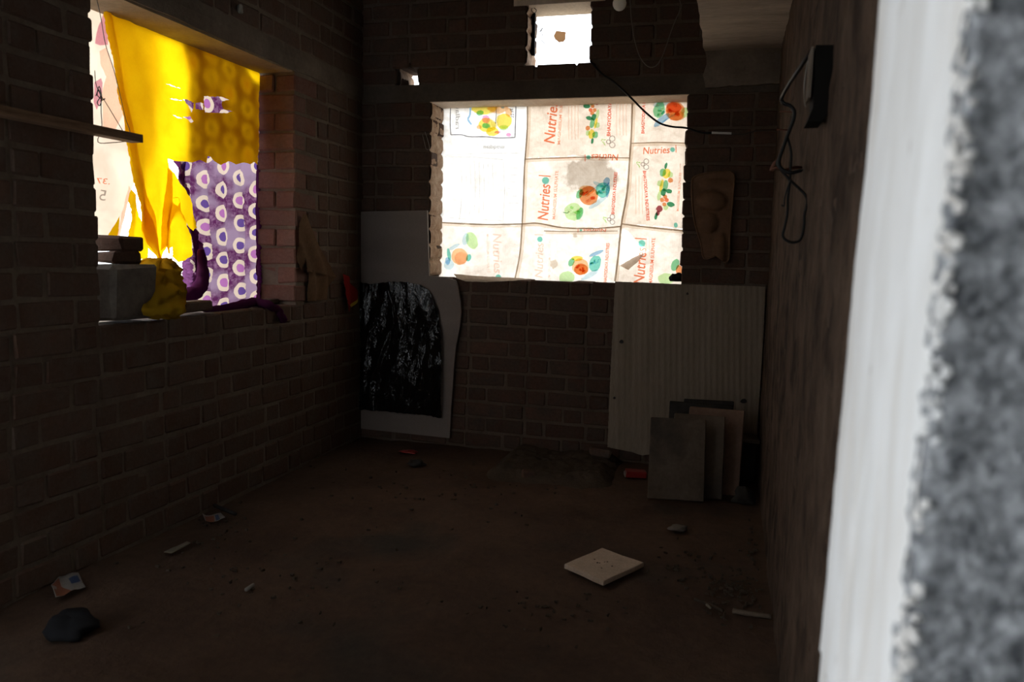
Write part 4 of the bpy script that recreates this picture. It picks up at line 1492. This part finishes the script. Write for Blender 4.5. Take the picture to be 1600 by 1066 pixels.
ribs = empty('ribbed_sheet', hit(1070, 700, 1, YB - 0.02))
tag(ribs, 'white ribbed panel leaning on the back wall at right, below the window', 'panel')
adopt(sheet('panel', [(961, 440), (1010, 442), (1060, 444), (1130, 446), (1196, 448), (1194, 500), (1188, 600), (1182, 692), (1150, 700), (1060, 702), (1004, 712), (985, 706), (949, 699), (952, 620), (957, 520)], on_back(YB - 0.03),
            lambda x, y: 0.0016 * math.sin(x * 2 * math.pi / 9.0) + 0.004 * nz3(x, y, .01) + 0.0008 * nz3(x, y * .2, .2), 'ribbed', None, 3.0, 0.3), ribs)
for (x, y, a, b) in ((971, 534, 3.2, 3.0), (1162, 627, 5, 3.6), (1074, 459, 1.8, 2), (960, 622, 2, 2)):
    P = [(x + a * math.cos(t * .7) * (1 + .2 * math.sin(t * 2)), y + b * math.sin(t * .7)) for t in range(9)]
    adopt(slab_poly('mark', P, on_back(YB - 0.037), (0, 1, 0), 0.002, 'board_dark'), ribs)

tray = empty('moulded_tray', hit(1115, 405, 1, YB - 0.02))
tag(tray, 'brown moulded card tray hung on the bricks right of the sack window', 'tray')


def tray_h(x, y):
    v = 0.012
    for cx, cy, rx, ry, h in ((1112, 314, 24, 17, .030), (1106, 348, 16, 17, .026), (1126, 390, 10, 26, .022), (1118, 288, 26, 9, .012)):
        q = ((x - cx) / rx) ** 2 + ((y - cy) / ry) ** 2
        if q < 1:
            v += h * math.sqrt(1 - q)
    return v


adopt(sheet('moulding', [(1081, 284), (1086, 276), (1100, 271), (1125, 269), (1146, 271), (1146, 300), (1142, 345), (1140, 372), (1139, 406), (1130, 409), (1118, 400), (1100, 404), (1095, 380), (1086, 350), (1082, 320)], on_back(YB - 0.008),
            tray_h, 'brown_card', None, 3.2, 0.2), tray)
adopt(tube('rim', [hit(x, y, 1, YB - 0.02) for x, y in ((1118, 400), (1100, 404), (1095, 380), (1086, 350), (1082, 320), (1081, 284), (1086, 276), (1100, 271), (1125, 269), (1146, 271), (1146, 300), (1142, 345), (1140, 372), (1139, 406), (1130, 409))], 0.005, 'brown_card', None, 6, 3), tray)
tag(tube('wire_clip', [hit(x, y, 1, YB - 0.015) for x, y in ((660, 210), (663, 222), (666, 233), (671, 232), (668, 218), (664, 206))], 0.0012, 'metal', None, 5), 'thin bent wire clip hooked beside the back window jamb', 'wire')

# ================================================================== wires, bulb, switch box
tag(tube('black_cable', [hit(x, y, 1, yy) for x, y, yy in ((922, 95, 4.30), (940, 115, 4.28), (958, 127, 4.27), (985, 152, 4.26), (1008, 175, 4.26), (1030, 192, 4.26), (1050, 198, 4.26), (1072, 200, 4.27), (1095, 207, 4.28), (1112, 208, 4.28))], 0.0052, 'black_cable', None, 8),
    'black cable sagging from the vent across the top right of the sacks', 'cable')
tag(tube('taped_wire', [hit(x, y, 1, yy) for x, y, yy in ((1112, 207.5, 4.28), (1128, 208, 4.28), (1143, 208.5, 4.28))], 0.0062, 'white_tape', None, 8), 'white tape wrapped on the cable right of the sacks', 'tape')
tag(tube('thin_wire', [hit(x, y, 1, yy) for x, y, yy in ((1143, 209, 4.28), (1160, 210, 4.28), (1180, 205, 4.28), (1200, 204, 4.26), (1216, 206, 4.2))], 0.0028, 'dark_wire', None, 6), 'dark wire end running from the tape to the right wall', 'wire')
tag(tube('thin_wire', [hit(x, y, 1, 4.15) for x, y in ((984, -30), (985, 10), (989, 50), (997, 82), (1006, 98), (1016, 105), (1027, 101), (1036, 86), (1045, 60), (1054, 35), (1064, 12), (1062, 0), (1058, -30))], 0.0026, 'grey_wire', None, 6), 'thin wire hanging in a U below the ceiling', 'wire')
bc = EYE + ray(968, 6) * (3.6 / ray(968, 6).y)
bulb = empty('light_bulb', bc)
tag(bulb, 'unlit round white bulb hanging at the top beside the vent', 'bulb')
lathe('glass', [(0.004, -0.030), (0.014, -0.0265), (0.023, -0.019), (0.0285, -0.008), (0.030, 0.003), (0.027, 0.014), (0.020, 0.026), (0.015, 0.036), (0.0125, 0.045)], bc, 'milk_glass', bulb, 24)
lathe('cap', [(0.0125, 0.043), (0.013, 0.060), (0.008, 0.064)], bc, 'metal', bulb)
lathe('holder', [(0.017, 0.055), (0.019, 0.060), (0.019, 0.085), (0.012, 0.100), (0.004, 0.104)], bc, 'switch_black', bulb)
adopt(tube('cord', [bc + Vector((0, 0, 0.1)), bc + Vector((0.003, 0, 0.3)), Vector((bc.x, bc.y, TOP))], 0.003, 'black_cable', None, 6), bulb)

# switch box on the right wall
q0 = Vector((0.16, 1.82, 1.43))
box = empty('switch_box', q0)
tag(box, 'dark wooden switch box screwed high on the right wall', 'switch box')
prof = [hit(x, y, 1, 1.82) for x, y in ((1275, 70), (1309, 70), (1309, 150), (1300, 175), (1284, 190), (1261, 191), (1270, 168))]
prof = [Vector((min(p.x, XR - 0.001), p.y, p.z)) for p in prof]
n = len(prof)
V = prof + [p + Vector((0, 0.085, 0)) for p in prof]
adopt(fix_normals(mk('case', V, [tuple(range(n)), tuple(range(n, 2 * n))] + [(i, (i + 1) % n, (i + 1) % n + n, i + n) for i in range(n)], 'switch_black')), box)
V, Fc = boxes([(0.1345, 0.1390, 1.822, 1.902, 1.462, 1.565)])
adopt(mk('wooden_face', V, Fc, 'wood_grey'), box)
adopt(tube('feed_wire', [Vector((0.133, 1.88, 1.55)), Vector((0.130, 1.90, 1.51)), Vector((0.131, 1.89, 1.47)), Vector((0.134, 1.87, 1.45))], 0.0012, 'metal', None, 5), box)

cab = [(1270, 76, 1.912), (1262, 88, 1.92), (1246, 112, 2.0), (1232, 133, 2.1), (1222, 152, 2.2), (1224, 161, 2.2), (1234, 165, 2.2), (1241, 174, 2.2), (1239, 190, 2.2), (1231, 210, 2.2), (1223, 233, 2.2), (1217, 252, 2.2), (1221, 264, 2.2), (1234, 270, 2.19),
       (1250, 267, 2.2), (1252, 265, 2.2)]
tag(tube('black_cable', [hit(x, y, 1, yy) for x, y, yy in cab], 0.0048, 'black_cable', None, 8), 'thick black cable running down from the switch box to the hook', 'cable')
loop = [(1230, 214), (1236, 238), (1235, 262), (1234, 285), (1231, 310), (1230, 335), (1226, 355), (1223, 368), (1229, 376), (1240, 379), (1251, 374), (1256, 355), (1257, 335), (1261, 318), (1259, 306), (1248, 294), (1234, 281), (1222, 268), (1214, 256), (1216, 249)]
tag(tube('black_cable', [hit(x, y, 1, 2.22) for x, y in loop], 0.0036, 'black_cable', None, 8), 'black cable hanging in a long loop below the hook on the right wall', 'cable')
tag(tube('wall_hook', [hit(x, y, 1, yy) for x, y, yy in ((1252, 262, 2.32), (1240, 262, 2.28), (1225, 266, 2.25), (1212, 262, 2.24), (1205, 266, 2.24), (1210, 255, 2.24), (1216, 250, 2.24))], 0.0042, 'rust', None, 8), 'rusty curved iron hook holding the cables on the right wall', 'hook')
tag(tube('wire_ends', [hit(x, y, 1, 2.2) for x, y in ((1236, 280), (1230, 295), (1226, 310), (1225, 322), (1221, 320))], 0.0022, 'black_cable', None, 6), 'short frayed wire tails hanging from the hook', 'wire')
for (x, y), lb in (((1228, 176), 'rusty nail in the right wall beside the bent cable'), ((1222, 204), 'rusty nail at the end of the taped wire')):
    a = hit(x, y, 1, 2.9 if y < 190 else 3.2)
    tag(tube('nail', [Vector((XR + .01, a.y, a.z)), Vector((a.x - 0.02, a.y - .01, a.z + .003))], 0.0028, 'rust', None, 6, 1), lb, 'nail')
tag(block('peg', hit(375, 14, 0, XL + 0.012), (0.02, 0.03, 0.035), 'white_paper', (0.2, 0.1, 0), None, .004, .003, 5), 'small pale peg stuck above the left lintel', 'peg')

# ================================================================== floor: boards, tile, litter
SB = 'boards leaning in a stack in the back right corner'


def lean(bl, br, h, lean_deg, thick, mat, label, dz=0.0, seed=0):
    A, B = hit(*bl, 2, dz), hit(*br, 2, dz)
    u = (B - A).normalized()
    L = (B - A).length
    nrm = Vector((-u.y, u.x, 0))
    a = math.radians(lean_deg)
    upv = Vector((0, 0, 1)) * math.cos(a) + nrm * math.sin(a)
    out = u.cross(upv).normalized()
    if out.dot(nrm) < 0:
        out = -out
    V, Fc = cham(L, thick, h, 0.003, 0.0025, seed)
    c = (A + B) / 2 + upv * (h / 2 + thick * math.sin(a)) + out * (thick / 2) + Vector((0, 0, .004))
    Mx = Matrix((u, out, upv)).transposed().to_4x4()
    o = fix_normals(mk('leaning_board', V, Fc, mat))
    o.matrix_world = Matrix.Translation(c) @ Mx
    return tag(o, label, 'board', SB)


lean((1012, 782), (1100, 788), 0.375, 12, 0.022, 'board', 'front brown board of the stack leaning by the ribbed panel', 0, 1)
lean((1046, 776), (1127, 784), 0.385, 14, 0.020, 'board', 'second board of the leaning stack, showing at its right', 0, 2)
lean((1066, 768), (1153, 779), 0.405, 15, 0.020, 'board_red', 'tallest reddish board leaning behind the two brown boards', 0, 3)
lean((1040, 757), (1140, 766), 0.405, 12, 0.018, 'board_dark', 'nearly black board behind the reddish one in the leaning stack', 0, 4)
lean((1062, 750), (1140, 757), 0.405, 10, 0.018, 'board_dark', 'rearmost black board of the leaning stack, sloping top edge', 0, 5)
tag(block('dark_slab', (0.07, 4.17, 0.10), (0.19, 0.15, 0.20), 'board_dark', (0, 0, 0.05), None, .006, .004, 8), 'dark block in the corner behind the leaning boards', 'block')
tag(block('ply_offcut', (0.09, 4.16, 0.215), (0.16, 0.15, 0.02), 'board', (0, 0.05, 0.1), None, .003, .003, 18), 'thin board offcut lying on the dark corner block', 'board')
tag(lump('plastic_bag', hit(1163, 778, 2, 0.02) , (0.05, 0.05, 0.045), 'board_dark', 14, 0.5), 'crumpled dark bag on the floor right of the boards', 'bag')

c4 = [hit(x, y, 2, 0.028) for x, y in ((882, 879), (941, 854), (1006, 877), (943, 906))]
n = 12
V, Fc = [], []
for lvl, ins in ((0.0, 0.0), (0.011, 0.0), (0.014, 0.012)):
    for i in range(n + 1):
        for j in range(n + 1):
            pass
cc = sum(c4, Vector()) / 4
ring = []
for z, k in ((-0.016, 1.0), (-0.003, 1.0), (0.0, 0.985)):
    for a in range(4):
        for q in range(4):
            p = c4[a].lerp(c4[(a + 1) % 4], q / 4)
            p = cc + (p - cc) * k
            ring.append(Vector((p.x, p.y, p.z + z + 0.0012 * math.sin(q * 2 + a))))
m = 16
V = ring
Fc = [tuple(reversed(range(m))), tuple(range(2 * m, 3 * m))]
for l in range(2):
    Fc += [(l * m + i, l * m + (i + 1) % m, (l + 1) * m + (i + 1) % m, (l + 1) * m + i) for i in range(m)]
tile = tag(fix_normals(mk('floor_tile', V, Fc, 'tile')), 'loose square cream tile lying on the dirt floor', 'tile')
tile.location.z = -0.006
for k in range(7):
    x, y = 940 + R.uniform(-18, 18), 882 + R.uniform(-8, 8)
    o = lump('dirt_speck', hit(x, y, 2, 0.024), (R.uniform(.002, .005), R.uniform(.002, .006), 0.0012), 'earth', 40 + k, 0.5, 2, 4)
    o.parent = tile
    o.location.z += 0.006

# heap of earth against the back wall
V, Fc = [], []
nx, ny = 70, 44
x0, x1, y0, y1 = -1.20, -0.50, 3.70, 4.30
for i in range(nx + 1):
    for j in range(ny + 1):
        u, v = i / nx, j / ny
        x, y = x0 + (x1 - x0) * u, y0 + (y1 - y0) * v
        e = min(1, min(u, 1 - u) * 6) * min(1, v * 4.0)
        e = e * e * (3 - 2 * e)
        h = 0.048 * e * (0.75 + 0.6 * noise.noise(Vector((x * 5, y * 5, 1)))) + e * (0.012 * noise.noise(Vector((x * 22, y * 22, 2))) + 0.005 * noise.noise(Vector((x * 60, y * 60, 4))))
        V.append((x, y, max(h, -0.012) - 0.012 * (1 - e)))
for i in range(nx):
    for j in range(ny):
        a = i * (ny + 1) + j
        Fc.append((a, a + ny + 1, a + ny + 2, a + 1))
o = mk('earth_heap', V, Fc, 'earth', None, True)
tag(o, 'low heap of loose earth along the foot of the back wall', 'earth heap')
tag(block('brick_piece', hit(826, 741, 2, 0.02), (0.07, 0.05, 0.035), 'brick', (0, 0, .4), None, .008, .005, 51), 'small dark brick piece at the left front of the earth heap', 'brick')
tag(block('brick_piece', hit(937, 707, 2, 0.06), (0.12, 0.07, 0.04), 'brick_dusty', (0, .1, .2), None, .01, .006, 52), 'broken brick resting on top of the earth heap', 'brick')
tag(lump('glass_shard', hit(892, 694, 2, 0.065), (0.012, 0.008, 0.006), 'white_tape', 5, .6), 'tiny bright shard on the earth heap near the wall', 'shard')
rb = hit(993, 747, 2, 0.0)
rbx = empty('red_packet', (rb.x, rb.y, 0))
tag(rbx, 'small red packet with a white end lying by the boards', 'packet')
block('packet', (rb.x, rb.y, 0.022), (0.105, 0.06, 0.034), 'red_plastic', (0, .05, 0.25), rbx, .004, .002, 3)
block('white_end', (rb.x - 0.052, rb.y - 0.014, 0.020), (0.008, 0.05, 0.022), 'white_paper', (0, .05, 0.25), rbx, .002, .001, 4)
tag(lump('red_scrap', hit(638, 706, 2, 0.008), (0.05, 0.03, 0.008), 'red_plastic', 15, .7), 'flat faded red scrap on the floor below the foam board', 'scrap')
tag(lump('floor_rubble', hit(650, 724, 2, 0.01), (0.045, 0.03, 0.02), 'board_dark', 16, .7), 'dark clod on the floor in front of the red scrap', 'clod')


def flat_litter(name, poly, mat, label, cat, thick=0.0025, bend=0.006):
    o = sheet(name, poly, on_floor(0.012), lambda x, y: (0, 0, bend * nz3(x, y, .05, 3) + bend * .6), mat, None, 5, 0.2)
    md = o.modifiers.new('thickness', 'SOLIDIFY')
    md.thickness = thick
    if label:
        tag(o, label, cat)
    return o


pk = flat_litter('wrapper', [(80, 918), (92, 905), (122, 899), (134, 922), (106, 932), (87, 938)], 'white_paper', 'crumpled white wrapper with orange and blue print on the floor at left', 'wrapper', 0.003, 0.012)
for nm, poly, mt in (('orange_print', [(81, 917), (92, 906), (96, 920), (112, 930), (88, 937)], 'orange_paper'), ('blue_print', [(107, 908), (121, 903), (126, 911), (112, 918)], 'blue_paper')):
    o = sheet(nm, poly, on_floor(0.0165), lambda x, y: (0, 0, 0.012 * nz3(x, y, .05, 3) + 0.0072), mt, None, 5, 0.2)
    o.parent = pk
wr = flat_litter('wrapper', [(316, 806), (322, 808), (345, 804), (352, 812), (340, 816), (321, 816)], 'white_paper', 'small crumpled wrapper with blue patch near the left wall', 'wrapper', 0.002, 0.01)
for nm, poly, mt in (('orange_print', [(320, 809), (334, 807), (335, 816), (322, 816)], 'orange_paper'), ('blue_print', [(336, 807), (341, 806), (344, 814), (338, 815)], 'blue_paper')):
    o = sheet(nm, poly, on_floor(0.015), lambda x, y: (0, 0, 0.01 * nz3(x, y, .05, 3) + 0.006), mt, None, 4, 0.2)
    o.parent = wr
flat_litter('card_strip', [(256, 864), (292, 848), (298, 850), (268, 866)], 'card_paper', 'narrow tan card strip on the floor near the left wall', 'strip', 0.003, 0.002)
tag(tube('stick', [hit(335, 790, 2, 0.012), hit(350, 796, 2, 0.010), hit(368, 803, 2, 0.012)], 0.008, 'board_dark', None, 6), 'short dark stick on the floor beside the small wrapper', 'stick')
tag(tube('straw', [hit(384, 922, 2, 0.012), hit(396, 914, 2, 0.012)], 0.006, 'white_paper', None, 6, 1), 'small white paper roll on the floor left of centre', 'paper')
tag(lump('dark_bundle', hit(112, 978, 2, 0.02), (0.07, 0.06, 0.035), 'dark_rubber', 21, .5), 'dark bundle on the floor below the white wrapper', 'bundle')
tag(tube('twig', [hit(1085, 936, 2, .01), hit(1110, 945, 2, .012), hit(1130, 955, 2, .008)], 0.005, 'earth', None, 6), 'brown twig on the floor near the right wall', 'twig')
tag(tube('stick', [hit(1145, 955, 2, .012), hit(1175, 960, 2, .016), hit(1205, 964, 2, .02)], 0.008, 'board', None, 6), 'brown stick on the floor against the right wall base', 'stick')
tag(lump('pale_stone', hit(1060, 826, 2, .008), (0.035, 0.03, 0.012), 'plaster_block', 23, .6), 'flat pale stone on the floor in front of the boards', 'stone')
tag(tube('paper_scrap', [hit(1104, 945, 2, .012), hit(1110, 950, 2, .012)], 0.004, 'card_paper', None, 6, 1), 'tiny pale scrap beside the brown twig', 'paper')

# crumbs of earth and mortar, too many to count
V, Fc = [], []
spots = [(1150, 930, 60, 45, 130), (1080, 890, 80, 40, 50), (700, 760, 220, 60, 80), (450, 900, 180, 80, 70), (870, 960, 160, 40, 40), (330, 820, 70, 60, 40), (1180, 850, 20, 60, 40)]
for cx, cy, sx, sy, k in spots:
    for _ in range(k):
        px, py = R.gauss(cx, sx * .5), R.gauss(cy, sy * .5)
        if py < 700:
            continue
        p = hit(px, py, 2, 0.0)
        if not (XL + .03 < p.x < XR - .03 and YF1 + .1 < p.y < YB - .05):
            continue
        if p.y > 3.68 and p.x > -1.22:
            continue
        a, b = cham(R.uniform(.004, .016), R.uniform(.004, .014), R.uniform(.003, .010), .001, .0015, R.random())
        base = len(V)
        z = 0.004 + 0.010 * noise.noise(Vector((p.x * 2.1, p.y * 2.1, 0)))
        V += [Vector(q) + Vector((p.x, p.y, max(z, 0.0))) for q in a]
        Fc += [tuple(base + i for i in f) for f in b]
o = fix_normals(mk('earth_crumbs', V, Fc, 'earth'))
o['kind'] = 'stuff'
o['label'] = 'loose crumbs of earth and mortar scattered over the floor'
o['category'] = 'crumbs'
